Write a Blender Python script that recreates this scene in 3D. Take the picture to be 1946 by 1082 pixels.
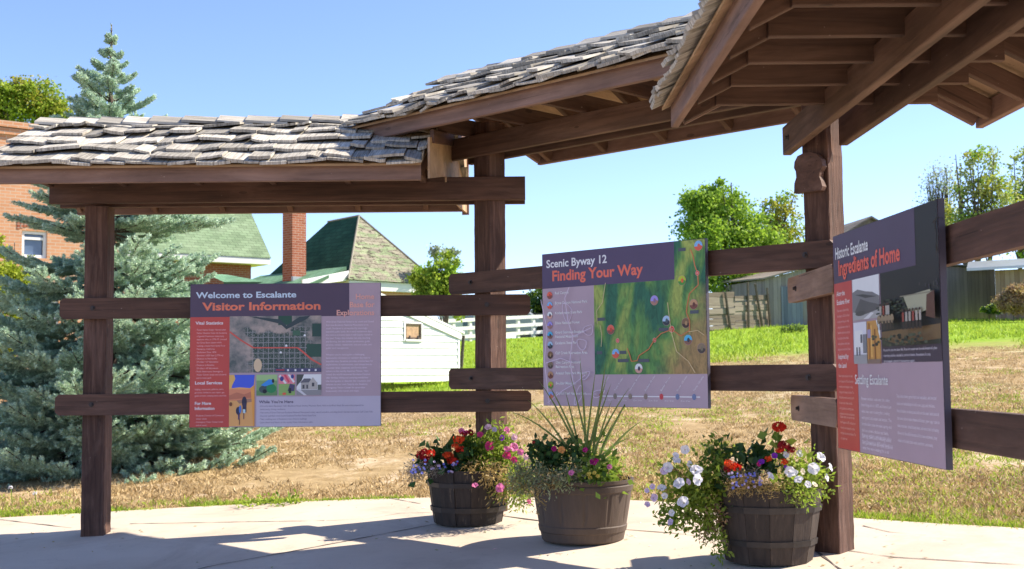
import bpy, bmesh, math, random
import numpy as np
from mathutils import Matrix, Vector, noise as mnoise

for o in list(bpy.data.objects):
    bpy.data.objects.remove(o)
SC = bpy.context.scene
COL = SC.collection
R = math.radians

# ------------------------------------------------------------------ camera
F_PX, W_PX, H_PX = 2370.0, 1946.0, 1082.0
CAMZ = 0.9
PITCH, ROLL = R(3.96), -0.009
CAMROT = (Matrix.Rotation(R(90) + PITCH, 3, 'X') @ Matrix.Rotation(ROLL, 3, 'Z'))
cam_d = bpy.data.cameras.new('camera')
cam = bpy.data.objects.new('camera', cam_d)
COL.objects.link(cam)
cam.matrix_world = Matrix.Translation((0, 0, CAMZ)) @ CAMROT.to_4x4()
cam_d.sensor_width = 36.0
cam_d.lens = 36.0 * F_PX / W_PX
cam_d.clip_end = 3000
cam_d.dof.use_dof = True
cam_d.dof.focus_distance = 7.2
cam_d.dof.aperture_fstop = 6.3
SC.camera = cam
SC.render.resolution_x, SC.render.resolution_y = 1024, 569

# ------------------------------------------------------------------ light
SUN_EL, SUN_AZ = R(41.5), math.atan2(0.963, 0.27)      # azimuth clockwise from +Y
world = bpy.data.worlds.new("World")
SC.world = world
world.use_nodes = True
nt = world.node_tree
sky = nt.nodes.new('ShaderNodeTexSky')
sky.sky_type = 'NISHITA'
sky.sun_disc = False
sky.sun_elevation = SUN_EL
sky.sun_rotation = SUN_AZ
sky.altitude = 2500
sky.air_density = 1.0
sky.dust_density = 1.7
sky.ozone_density = 3.0
bg = nt.nodes['Background']
bg.inputs['Strength'].default_value = 0.089
tint = nt.nodes.new('ShaderNodeMix')
tint.data_type, tint.blend_type = 'RGBA', 'MULTIPLY'
tint.inputs[0].default_value = 1.0
tint.inputs[7].default_value = (.94, .895, .995, 1)
nt.links.new(sky.outputs[0], tint.inputs[6])
nt.links.new(tint.outputs[2], bg.inputs[0])
sd = bpy.data.lights.new('sun', 'SUN')
sd.energy = 3.3
sd.angle = R(0.5)
sd.color = (1.0, 0.91, 0.76)
sun = bpy.data.objects.new('sun', sd)
COL.objects.link(sun)
to_sun = Vector((math.sin(SUN_AZ) * math.cos(SUN_EL), math.cos(SUN_AZ) * math.cos(SUN_EL), math.sin(SUN_EL)))
sun.rotation_euler = to_sun.to_track_quat('Z', 'Y').to_euler()
SC.view_settings.view_transform = 'Standard'
SC.view_settings.look = 'None'
SC.view_settings.exposure = 1.70
SC.view_settings.gamma = 1.0

# ------------------------------------------------------------------ pixel rays
def ray(px, py):
    return CAMROT @ Vector(((px - W_PX / 2) / F_PX, (H_PX / 2 - py) / F_PX, -1.0))
def P(px, py, Y):
    d = ray(px, py)
    return Vector((0, 0, CAMZ)) + d * (Y / d.y)
def plane_z(x, y):
    return CAMZ - 1.32 + .046 * x + .054 * y
def G(px, py):
    d = ray(px, py)
    t = -1.32 / (d.z - .046 * d.x - .054 * d.y)
    return Vector((0, 0, CAMZ)) + d * t
def sstep(a, b, x):
    t = min(1, max(0, (x - a) / (b - a)))
    return t * t * (3 - 2 * t)
def ground_z(x, y):
    xe = 16 * math.tanh(x / 16) if y > 5 else 16 * math.tanh(x / 16)
    ye = y if y < 44 else 44 + 14 * (1 - math.exp(-(y - 44) / 14))
    z = CAMZ - 1.32 + .046 * xe + .054 * ye
    z -= .62 * sstep(2.5, -2.5, x) * sstep(12, 32, y) * (1 - sstep(34, 48, y))
    return z
def GF(px, py):
    """where the line through a pixel meets the sloping field"""
    d = ray(px, py)
    prev = None
    y = 5.0
    while y < 300:
        p = Vector((0, 0, CAMZ)) + d * (y / d.y)
        if p.z < ground_z(p.x, p.y):
            return p
        y += .05
    return p

# ------------------------------------------------------------------ materials
def lin(r, g, b):
    f = lambda c: (c / 255 / 12.92) if c / 255 <= .04045 else ((c / 255 + .055) / 1.055) ** 2.4
    return (f(r), f(g), f(b))
class NT:
    def __init__(s, name):
        s.m = bpy.data.materials.new(name)
        s.m.use_nodes = True
        s.t = s.m.node_tree
        s.b = s.t.nodes['Principled BSDF']
        s.out = s.t.nodes['Material Output']
    def n(s, typ, **kw):
        nd = s.t.nodes.new('ShaderNode' + typ)
        for k, v in kw.items():
            if k in nd.inputs:
                s.set(nd.inputs[k], v)
            elif k.startswith('i') and k[1:].isdigit():
                s.set(nd.inputs[int(k[1:])], v)
            else:
                setattr(nd, k, v)
        return nd
    def set(s, sock, v):
        if isinstance(v, bpy.types.NodeSocket):
            s.t.links.new(v, sock)
        elif isinstance(v, bpy.types.Node):
            s.t.links.new(v.outputs[0], sock)
        else:
            if sock.type == 'RGBA' and len(v) == 3:
                v = (*v, 1)
            sock.default_value = v
    def P(s, **kw):
        names = {'color': 'Base Color', 'rough': 'Roughness', 'normal': 'Normal', 'spec': 'Specular IOR Level', 'metal': 'Metallic'}
        for k, v in kw.items():
            s.set(s.b.inputs[names[k]], v)
    def ramp(s, fac, stops):
        nd = s.n('ValToRGB')
        e = nd.color_ramp.elements
        while len(e) < len(stops):
            e.new(.5)
        for i, (p, c) in enumerate(stops):
            e[i].position = p
            e[i].color = (*c, 1) if len(c) == 3 else c
        s.set(nd.inputs[0], fac)
        return nd.outputs[0]
    def mix(s, fac, a, b, blend='MIX'):
        nd = s.n('Mix', data_type='RGBA', blend_type=blend)
        s.set(nd.inputs[0], fac)
        s.set(nd.inputs[6], a)
        s.set(nd.inputs[7], b)
        return nd.outputs[2]
    def math(s, op, a, b=0.0, c=None):
        nd = s.n('Math', operation=op)
        s.set(nd.inputs[0], a)
        s.set(nd.inputs[1], b)
        if c is not None:
            s.set(nd.inputs[2], c)
        return nd.outputs[0]
    def noise(s, vec, scale, detail=4, rough=.55, dist=0):
        nd = s.n('TexNoise')
        s.set(nd.inputs['Vector'], vec)
        nd.inputs['Scale'].default_value = scale
        nd.inputs['Detail'].default_value = detail
        nd.inputs['Roughness'].default_value = rough
        nd.inputs['Distortion'].default_value = dist
        return nd.outputs['Fac']
    def bump(s, h, strength=.3, dist=.01):
        nd = s.n('Bump')
        nd.inputs['Strength'].default_value = strength
        nd.inputs['Distance'].default_value = dist
        s.set(nd.inputs['Height'], h)
        return nd.outputs[0]
    def mapping(s, vec, scale=(1, 1, 1), loc=(0, 0, 0)):
        nd = s.n('Mapping')
        s.set(nd.inputs['Vector'], vec)
        s.set(nd.inputs['Scale'], scale)
        s.set(nd.inputs['Location'], loc)
        return nd.outputs[0]
    def obj(s):
        return s.n('TexCoord').outputs['Object']
    def uv(s):
        return s.n('TexCoord').outputs['UV']
    def isl(s):
        return s.n('NewGeometry').outputs['Random Per Island']
    def pos(s):
        return s.n('NewGeometry').outputs['Position']

def plain(name, c, rough=.6, var=.12, scale=8, spec=.5, metal=0):
    t = NT(name)
    f = t.noise(t.obj(), scale)
    a = tuple(x * (1 - var) for x in c)
    b = tuple(min(1, x * (1 + var)) for x in c)
    t.P(color=t.ramp(f, [(.3, a), (.7, b)]), rough=rough, spec=spec, metal=metal)
    return t.m

def wood(name, c1, c2, c3, rough=.72, bump=.35, grain=26, lenx=1.6):
    t = NT(name)
    rnd = t.n('ObjectInfo').outputs['Random']
    loc = t.n('CombineXYZ', X=t.math('MULTIPLY', rnd, 31.7), Y=t.math('MULTIPLY', rnd, 17.3), Z=t.math('MULTIPLY', rnd, 9.1))
    v = t.mapping(t.obj(), (lenx, grain, grain), loc.outputs[0])
    g = t.noise(v, 1.0, 6, .6, .8)
    v2 = t.mapping(t.obj(), (2.2, 5, 5), loc.outputs[0])
    blot = t.noise(v2, 1.0, 4, .6)
    base = t.ramp(g, [(.3, c1), (.55, c2), (.78, c3)])
    br = t.math('MULTIPLY_ADD', blot, 1.3, .36)
    br = t.math('MULTIPLY', br, t.math('MULTIPLY_ADD', rnd, .3, .85))
    h = t.n('HueSaturation', Color=base, Value=br)
    vor = t.n('TexVoronoi', Vector=t.mapping(t.obj(), (3.2, 9, 9), loc.outputs[0]), Scale=1.0)
    knot = t.math('LESS_THAN', vor.outputs['Distance'], .10)
    col = t.mix(t.math('MULTIPLY', knot, .55), h.outputs[0], tuple(x * .35 for x in c1))
    # pale specks, drips and scuffs on the old stain
    ck = t.noise(t.mapping(t.obj(), (1.1, 70, 70), loc.outputs[0]), 1.0, 3, .6, .5)
    col = t.mix(t.math('MULTIPLY', t.math('GREATER_THAN', ck, .675), .6), col, tuple(x * .3 for x in c1))
    fd = t.noise(t.mapping(t.obj(), (1.3, 7, 7), loc.outputs[0]), 1.0, 5, .7, .6)
    col = t.mix(t.math('MULTIPLY', t.ramp(fd, [(.52, (0, 0, 0)), (.70, (1, 1, 1))]), .22), col, tuple(min(1, x * 1.6 + .05) for x in c3))
    sp = t.noise(t.mapping(t.obj(), (30, 55, 55), loc.outputs[0]), 1.0, 2, .5)
    col = t.mix(t.math('MULTIPLY', t.math('GREATER_THAN', sp, .765), .5), col, (.42, .33, .27))
    t.P(color=col, rough=rough, normal=t.bump(g, bump, .006), spec=.35)
    return t.m

M = {}
M['stain'] = wood('brown_stained_wood', (.056, .028, .018), (.102, .050, .033), (.15, .078, .052))
M['rough_post'] = wood('rough_sawn_stained_wood', (.048, .024, .017), (.090, .045, .031), (.17, .095, .068), rough=.85, bump=1.0, grain=40, lenx=3.0)
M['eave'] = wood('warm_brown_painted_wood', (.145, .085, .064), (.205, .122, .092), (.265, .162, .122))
M['stain_bounce'] = wood('bounce_lit_brown_wood', (.060, .031, .020), (.104, .056, .037), (.15, .084, .057))  # stain copy warmed to carry bounce light under the middle and right roofs
M['ply'] = wood('tan_stained_plywood', (.30, .19, .105), (.40, .26, .15), (.46, .31, .19), grain=9, lenx=2)
M['rail_sunlit'] = wood('sunlit_tone_rail_wood', (.20, .12, .085), (.29, .18, .13), (.38, .25, .18))  # paler rail wood, sunlight put into its colour
M['iron'] = plain('rusty_iron', (.035, .025, .022), .6, .3, 60)
M['wire'] = plain('thin_black_wire', (.02, .02, .02), .5)

def shake_mat():
    t = NT('weathered_cedar')
    uv = t.uv()
    isl = t.isl()
    s = t.noise(t.mapping(uv, (95, 4, 1)), 1.0, 5, .65, .4)
    big = t.noise(t.mapping(uv, (3, 3, 1)), 1.0, 3)
    c = t.ramp(s, [(.27, (.13, .105, .08)), (.48, (.47, .425, .35)), (.72, (.72, .665, .56))])
    val = t.math('MULTIPLY_ADD', isl, .62, .55)
    val = t.math('MULTIPLY', val, t.math('MULTIPLY_ADD', big, .5, .75))
    h = t.n('HueSaturation', Color=c, Value=val, Saturation=.9)
    t.P(color=h.outputs[0], rough=.9, spec=.2, normal=t.bump(s, .8, .006))
    return t.m
M['shake'] = shake_mat()

def leafmat(name, c1, c2, trans=.35, rough=.55):
    t = NT(name)
    isl = t.isl()
    n = t.noise(t.pos(), 3.0, 3)
    f = t.math('ADD', t.math('MULTIPLY', isl, .65), t.math('MULTIPLY_ADD', n, .9, -.28))
    col = t.ramp(f, [(.15, c1), (.75, c2)])
    t.P(color=col, rough=rough, spec=.3)
    tr = t.n('BsdfTranslucent')
    t.set(tr.inputs[0], t.mix(.5, col, (.22, .32, .03), 'MIX') if trans > .3 else col)
    ms = t.n('MixShader')
    ms.inputs[0].default_value = trans
    t.t.links.new(t.b.outputs[0], ms.inputs[1])
    t.t.links.new(tr.outputs[0], ms.inputs[2])
    t.t.links.new(ms.outputs[0], t.out.inputs[0])
    return t.m
def petal(name, c, trans=.3):
    t = NT(name)
    isl = t.isl()
    h = t.n('HueSaturation', Color=(*c, 1), Value=t.math('MULTIPLY_ADD', isl, .4, .8))
    t.P(color=h.outputs[0], rough=.6, spec=.2)
    tr = t.n('BsdfTranslucent')
    t.set(tr.inputs[0], h.outputs[0])
    ms = t.n('MixShader')
    ms.inputs[0].default_value = trans
    t.t.links.new(t.b.outputs[0], ms.inputs[1])
    t.t.links.new(tr.outputs[0], ms.inputs[2])
    t.t.links.new(ms.outputs[0], t.out.inputs[0])
    return t.m

# ------------------------------------------------------------------ mesh helpers
class MB:
    """collects geometry for ONE mesh"""
    def __init__(s):
        s.v, s.f, s.uv, s.mi = [], [], [], []
    def face(s, pts, uv=None, mi=0):
        n = len(s.v)
        s.v += [tuple(p) for p in pts]
        s.f.append(tuple(range(n, n + len(pts))))
        s.uv.append(uv or [(0, 0)] * len(pts))
        s.mi.append(mi)
    def grid(s, verts, faces, uvf=None, mi=0):
        n = len(s.v)
        s.v += [tuple(p) for p in verts]
        for f in faces:
            s.f.append(tuple(i + n for i in f))
            s.uv.append([uvf[i] for i in f] if uvf else [(0, 0)] * len(f))
            s.mi.append(mi)
    def box(s, a, b, mi=0, mat=None):
        x0, y0, z0 = a
        x1, y1, z1 = b
        c = [(x0, y0, z0), (x1, y0, z0), (x1, y1, z0), (x0, y1, z0), (x0, y0, z1), (x1, y0, z1), (x1, y1, z1), (x0, y1, z1)]
        if mat is not None:
            c = [mat @ Vector(p) for p in c]
        s.grid(c, [(0, 3, 2, 1), (4, 5, 6, 7), (0, 1, 5, 4), (1, 2, 6, 5), (2, 3, 7, 6), (3, 0, 4, 7)], mi=mi)
    def prism(s, poly, z0, z1, mat=None, mi=0):
        n = len(poly)
        c = [Vector((p[0], p[1], z0)) for p in poly] + [Vector((p[0], p[1], z1)) for p in poly]
        if mat is not None:
            c = [mat @ p for p in c]
        fs = [tuple(range(n))[::-1], tuple(range(n, 2 * n))] + [(i, (i + 1) % n, n + (i + 1) % n, n + i) for i in range(n)]
        s.grid(c, fs, mi=mi)
    def tube(s, pts, radii, n=6, mi=0):
        pts = [Vector(p) for p in pts]
        vs = []
        ref = Vector((.3, .9, .2))
        for i, p in enumerate(pts):
            d = (pts[min(i + 1, len(pts) - 1)] - pts[max(i - 1, 0)]).normalized()
            a = d.cross(ref).normalized()
            b = d.cross(a)
            for k in range(n):
                an = 2 * math.pi * k / n
                vs.append(p + (a * math.cos(an) + b * math.sin(an)) * radii[i])
        fs = []
        for i in range(len(pts) - 1):
            for k in range(n):
                fs.append((i * n + k, i * n + (k + 1) % n, (i + 1) * n + (k + 1) % n, (i + 1) * n + k))
        fs.append(tuple(range(n)))
        fs.append(tuple(range((len(pts) - 1) * n, len(pts) * n)))
        s.grid(vs, fs, mi=mi)
    def arr(s, V, F, mi=0):
        n = len(s.v)
        s.v += [tuple(p) for p in V]
        for f in F:
            s.f.append(tuple(int(i) + n for i in f))
            s.uv.append([(0, 0)] * len(f))
            s.mi.append(mi)
    def build(s, name, mats, parent=None, origin=None, local=False, smooth=False):
        org = Vector((0, 0, 0)) if local else (Vector(origin) if origin is not None else (parent.location.copy() if parent else Vector((0, 0, 0))))
        me = bpy.data.meshes.new(name)
        me.from_pydata([tuple(Vector(p) - org) for p in s.v], [], s.f)
        if any(u != (0, 0) for f in s.uv for u in f):
            ul = me.uv_layers.new()
            flat = [c for f in s.uv for u in f for c in u]
            ul.data.foreach_set('uv', flat)
        if not isinstance(mats, (list, tuple)):
            mats = [mats]
        for m in mats:
            me.materials.append(m)
        me.polygons.foreach_set('material_index', s.mi)
        if smooth:
            me.polygons.foreach_set('use_smooth', [True] * len(s.f))
        me.update()
        o = bpy.data.objects.new(name, me)
        COL.objects.link(o)
        if parent:
            o.parent = parent
            if not local:
                o.location = org - parent.location
        else:
            o.location = org
        return o
def fast_mesh(name, V, F, mat, parent=None, smooth=False):
    """numpy arrays -> one mesh; F is (n,k)"""
    org = np.array(parent.location) if parent else np.zeros(3)
    V = np.asarray(V, dtype=np.float32) - org.astype(np.float32)
    F = np.asarray(F, dtype=np.int32)
    k = F.shape[1]
    me = bpy.data.meshes.new(name)
    me.vertices.add(len(V))
    me.vertices.foreach_set('co', V.ravel())
    me.loops.add(F.size)
    me.loops.foreach_set('vertex_index', F.ravel())
    me.polygons.add(len(F))
    me.polygons.foreach_set('loop_start', np.arange(0, F.size, k, dtype=np.int32))
    me.polygons.foreach_set('loop_total', np.full(len(F), k, dtype=np.int32))
    if smooth:
        me.polygons.foreach_set('use_smooth', np.ones(len(F), dtype=bool))
    me.update(calc_edges=True)
    me.validate()
    me.materials.append(mat)
    o = bpy.data.objects.new(name, me)
    COL.objects.link(o)
    if parent:
        o.parent = parent
    return o
def thing(name, label, cat, loc=(0, 0, 0), group=None, mat=None):
    o = bpy.data.objects.new(name, None)
    COL.objects.link(o)
    o.empty_display_size = .1
    if mat is not None:
        o.matrix_world = mat
        o.location = mat.to_translation()
    else:
        o.location = loc
    o['label'], o['category'] = label, cat
    if group:
        o['group'] = group
    return o
def tag(o, label, cat, group=None):
    o['label'], o['category'] = label, cat
    if group:
        o['group'] = group
    return o
def board(name, parent, p0, p1, w, h, mat, up=(0, 0, 1), chamfer=0, jit=0, seg=1, seed=0):
    """board from p0 to p1, w across, h along up; local X runs along the grain"""
    p0, p1 = Vector(p0), Vector(p1)
    d = (p1 - p0)
    L = d.length
    x = d.normalized()
    z = Vector(up)
    z = (z - x * z.dot(x)).normalized()
    y = z.cross(x)
    m = MB()
    hw, hh, hl = w / 2, h / 2, L / 2
    if chamfer:
        c = chamfer
        poly = [(-hl, -hh + c), (-hl + c, -hh), (hl - c, -hh), (hl, -hh + c), (hl, hh - c), (hl - c, hh), (-hl + c, hh), (-hl, hh - c)]
        n = len(poly)
        v = [(a, -hw, b) for a, b in poly] + [(a, hw, b) for a, b in poly]
        m.grid(v, [tuple(range(n)), tuple(range(n, 2 * n))[::-1]] + [(i, n + i, n + (i + 1) % n, (i + 1) % n) for i in range(n)])
    else:
        rng = random.Random(seed)
        b = min(.004, hw * .2, hh * .2)
        prof = [(-hw + b, -hh), (hw - b, -hh), (hw, -hh + b), (hw, hh - b), (hw - b, hh), (-hw + b, hh), (-hw, hh - b), (-hw, -hh + b)]
        vs, fs = [], []
        for i in range(seg + 1):
            xx = -hl + L * i / seg
            for (a, c) in prof:
                vs.append((xx, a + rng.uniform(-jit, jit), c + rng.uniform(-jit, jit)))
        for i in range(seg):
            for k in range(8):
                fs.append((i * 8 + k, i * 8 + (k + 1) % 8, (i + 1) * 8 + (k + 1) % 8, (i + 1) * 8 + k))
        fs.append(tuple(range(8))[::-1])
        fs.append(tuple(range(seg * 8, seg * 8 + 8)))
        m.grid(vs, fs)
    o = m.build(name, mat, None)
    mw = Matrix((x, y, z)).transposed().to_4x4()
    mw.translation = (p0 + p1) / 2
    WORLD[o.name] = mw.copy()
    if parent:
        o.parent = parent
        mw.translation = mw.translation - (WORLD[parent.name].to_translation() if parent.name in WORLD else parent.location)
    o.matrix_local = mw
    return o
WORLD = {}

# ================================================================== ground
def ground_mat():
    t = NT('field_ground')
    p = t.pos()
    sep = t.n('SeparateXYZ', Vector=p)
    y, x = sep.outputs['Y'], sep.outputs['X']
    n1 = t.noise(t.mapping(p, (1.0, .55, 1)), .9, 6, .65)
    n2 = t.noise(p, 5.0, 6, .7)
    n3 = t.noise(t.mapping(p, (1, .5, 1)), .35, 4, .6)
    soil = t.ramp(n2, [(.3, (.48, .36, .235)), (.7, (.70, .57, .42))])
    dry = t.ramp(n2, [(.3, (.27, .185, .085)), (.7, (.46, .335, .18))])
    f = t.ramp(t.math('ADD', t.math('MULTIPLY', n1, .7), t.math('MULTIPLY', n2, .3)), [(.51, (0, 0, 0)), (.62, (.9, .9, .9))])
    col = t.mix(f, dry, soil)
    pg = t.ramp(n3, [(.53, (0, 0, 0)), (.66, (1, 1, 1))])
    grn = t.ramp(n2, [(.3, (.09, .14, .03)), (.7, (.17, .21, .06))])
    col = t.mix(t.math('MULTIPLY', pg, .55), col, grn)
    # far watered meadow
    yy = t.math('ADD', y, t.math('MULTIPLY_ADD', n1, 7.0, -3.5))
    yy = t.math('SUBTRACT', yy, t.math('MULTIPLY', t.math('MINIMUM', t.math('ABSOLUTE', x), 12.0), .0))
    far = t.ramp(t.math('MULTIPLY', yy, .01), [(.225, (0, 0, 0)), (.285, (1, 1, 1))])
    meadow = t.ramp(n2, [(.3, (.15, .27, .015)), (.7, (.29, .42, .03))])
    col = t.mix(far, col, meadow)
    t.P(color=col, rough=.95, spec=.1, normal=t.bump(n2, .6, .05))
    return t.m
def concrete_mat():
    t = NT('tan_concrete')
    p = t.pos()
    a = t.noise(p, 1.2, 5, .6)
    b = t.noise(p, 60, 3, .6)
    c = t.ramp(a, [(.3, (.55, .45, .35)), (.7, (.66, .56, .45))])
    c = t.mix(t.math('MULTIPLY', t.ramp(t.noise(p, 4, 5, .7), [(.55, (0, 0, 0)), (.75, (1, 1, 1))]), .35), c, (.36, .27, .21))
    c = t.mix(t.math('MULTIPLY', b, .25), c, (.36, .30, .24))
    st = t.noise(p, .55, 6, .75, 1.5)
    c = t.mix(t.math('MULTIPLY', t.ramp(st, [(.52, (0, 0, 0)), (.60, (1, 1, 1))]), .28), c, (.33, .25, .19))
    vo = t.n('TexVoronoi', Vector=p, Scale=9.0)
    spot = t.math('LESS_THAN', vo.outputs['Distance'], t.math('MULTIPLY', t.noise(p, 2.0, 2), .10))
    c = t.mix(t.math('MULTIPLY', spot, .5), c, (.20, .15, .11))
    t.P(color=c, rough=.85, spec=.25, normal=t.bump(b, .15, .004))
    return t.m
M['ground'] = ground_mat()
M['concrete'] = concrete_mat()

def spaced(a, b, dense0, dense1, fine, coarse):
    out = [a]
    while out[-1] < b:
        x = out[-1]
        step = fine if dense0 <= x <= dense1 else min(coarse, fine + .12 * max(dense0 - x, x - dense1))
        out.append(x + step)
    return out
xs = spaced(-700, 700, -14, 22, .7, 60)
ys = spaced(-60, 1500, -2, 60, .5, 80)
m = MB()
vv = [(x, y, ground_z(x, y) - .03) for y in ys for x in xs]
nx = len(xs)
ff = [(j * nx + i, j * nx + i + 1, (j + 1) * nx + i + 1, (j + 1) * nx + i) for j in range(len(ys) - 1) for i in range(nx - 1)]
m.grid(vv, ff)
g = m.build('ground', M['ground'], smooth=True)
g['kind'] = 'structure'

edge = [G(*q) for q in [(0, 984), (160, 975), (300, 967), (430, 960), (560, 953), (680, 949), (800, 946), (960, 944), (1100, 947), (1230, 952), (1330, 958), (1430, 966), (1530, 975), (1630, 985), (1720, 991), (1800, 996), (1880, 1000), (1946, 1004)]]
edge = [Vector((-9, 9.2, 0)), Vector((-5.2, 9.05, 0))] + edge + [Vector((3.6, 5.2, 0)), Vector((4.4, 3.5, 0)), Vector((4.8, 1.0, 0)), Vector((4.8, -4, 0)), Vector((-9, -4, 0))]
m = MB()
top = [Vector((p.x, p.y, plane_z(p.x, p.y))) for p in edge]
n = len(top)
m.grid(top + [p - Vector((0, 0, .12)) for p in top], [tuple(range(n))[::-1]] + [(i, (i + 1) % n, n + (i + 1) % n, n + i) for i in range(n)])
pav = m.build('pavement', M['concrete'])
pav['kind'] = 'structure'
M['joint'] = plain('dark_joint', (.10, .075, .06), .9, .3, 40)
def joint(pts, w=.009):
    q = [G(*p) for p in pts]
    mm = MB()
    rng = random.Random(len(pts) * 7 + int(pts[0][0]))
    fine = []
    for a, b in zip(q, q[1:]):
        k = max(2, int((b - a).length / .08))
        fine += [a.lerp(b, i / k) for i in range(k)]
    fine.append(q[-1])
    L, Rr = [], []
    for i, p in enumerate(fine):
        d = (fine[min(i + 1, len(fine) - 1)] - fine[max(i - 1, 0)]).normalized()
        s = Vector((-d.y, d.x, 0))
        ww = w * rng.uniform(.35, .9)
        for lst, sg in ((L, 1), (Rr, -1)):
            c = p + s * ww * sg + s * rng.uniform(-.004, .004)
            lst.append(Vector((c.x, c.y, plane_z(c.x, c.y) + .003)))
    k = len(L)
    mm.grid(L + Rr, [(i, k + i, k + i + 1, i + 1) for i in range(k - 1)])
    o = mm.build('pavement_joint', M['joint'], pav)
    return o
joint([(247, 996), (617, 990)], .006)
joint([(300, 1100), (395, 1078), (600, 1040), (800, 1002), (830, 996)])
joint([(0, 988), (60, 995), (136, 1004)])
joint([(940, 979), (1021, 990), (1189, 1007), (1280, 1014), (1390, 1028)])
joint([(1540, 1040), (1596, 1083), (1640, 1110)])
joint([(1610, 1047), (1700, 1060), (1950, 1075)])
joint([(740, 947), (800, 958)], .006)
joint([(620, 990), (700, 987), (760, 976), (830, 974)], .004)
joint([(1640, 1000), (1690, 1012), (1760, 1018)], .004)

# ================================================================== timber shelter
post_c = {'L': Vector((-2.655, 8.0, 0)), 'M': Vector((-.14, 8.02, 0)), 'R': Vector((1.584, 6.296, 0)), 'E': Vector((1.584, 3.2, 0))}
class Sec:
    def __init__(s, o, u, nrm, eb):
        s.o, s.u, s.n, s.eb = Vector(o), Vector(u).normalized(), Vector(nrm).normalized(), eb
    def pt(s, t, d, z):
        p = s.o + s.u * t + s.n * d
        return Vector((p.x, p.y, z + CAMZ))
q = math.sqrt(.5)
A = Sec((0, 8.02, 0), (1, 0, 0), (0, -1, 0), 1.125)
B = Sec((-.14, 8.02, 0), (q, -q, 0), (-q, -q, 0), 1.445)
C = Sec((1.584, 6.296, 0), (0, -1, 0), (-1, 0, 0), 1.13)
CR = Sec((1.50, 6.296, 0), (0, -1, 0), (-1, 0, 0), 1.13)
shelter = thing('timber_shelter', 'brown stained timber shelter with shake roofs, posts and rails around the planters', 'shelter', (0, 8, plane_z(0, 8)))

def post(key, ztop, axis_aligned, lean=(0, 0)):
    c = post_c[key]
    zb = plane_z(c.x, c.y) - .03
    up = (0, 1, 0) if axis_aligned else (q, q, 0)
    o = board('post', shelter, (c.x - lean[0], c.y, zb), (c.x, c.y, ztop + CAMZ), .145, .145, M['rough_post'], up=up, jit=.0014, seg=70, seed=ord(key))
    return o
post('L', 1.075, True)
post('M', 1.60, False)
pR = post('R', 1.62, False, (-.012, 0))
post('E', 1.2, False)
def bolt(parent_obj, S, t, d, z, r=.016):
    mm = MB()
    a = S.pt(t, d, z)
    for rr, th in ((r, .004), (r * .55, .016)):
        ring0 = [a + S.u * math.cos(k * math.pi / 4) * rr + Vector((0, 0, 1)) * math.sin(k * math.pi / 4) * rr for k in range(8)]
        ring1 = [p + S.n * th for p in ring0]
        mm.grid(ring0 + ring1, [tuple(range(8, 16))] + [(i, (i + 1) % 8, 8 + (i + 1) % 8, 8 + i) for i in range(8)])
    o = mm.build('bolt', M['iron'], None)
    o.parent = parent_obj
    o.matrix_local = WORLD[parent_obj.name].inverted()
    return o
def rail(S, t0, t1, d0, zc, bolts, h=.132, mat='stain', th=.04, dz=0):
    o = board('rail', shelter, S.pt(t0, d0 + th / 2, zc), S.pt(t1, d0 + th / 2, zc + dz), th, h, M[mat], chamfer=.022)
    for t in bolts:
        bolt(o, S, t, d0 + th, zc + .002)
    return o
PF = .076                      # face of the posts
# left bay
rail(A, -2.865, .115, PF + .02, .418, [-2.655, -.16])
rail(A, -2.885, .115, PF + .02, -.19, [-2.655, -.16])
# middle bay
rail(B, -.27, 2.56, PF, .566, [-.06, 2.40], h=.135)
rail(B, -.275, 2.56, PF, -.048, [-.06, 2.40], h=.135)
# right bay
rail(C, -.31, 3.6, PF, .41, [-.12], h=.13, mat='stain')
rail(C, -.30, 3.6, PF, -.205, [-.12], h=.13, mat='stain')
# ends of the two rails in a painted sunlit tone, proud of the corner post
for z, te in ((.41, -.312), (-.205, -.302)):
    o = board('rail_end', shelter, C.pt(te, PF + .042, z), C.pt(.62, PF + .042, z), .006, .131, M['rail_sunlit'], chamfer=.02)
    bolt(o, C, -.12, PF + .045, z, .014)

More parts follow.
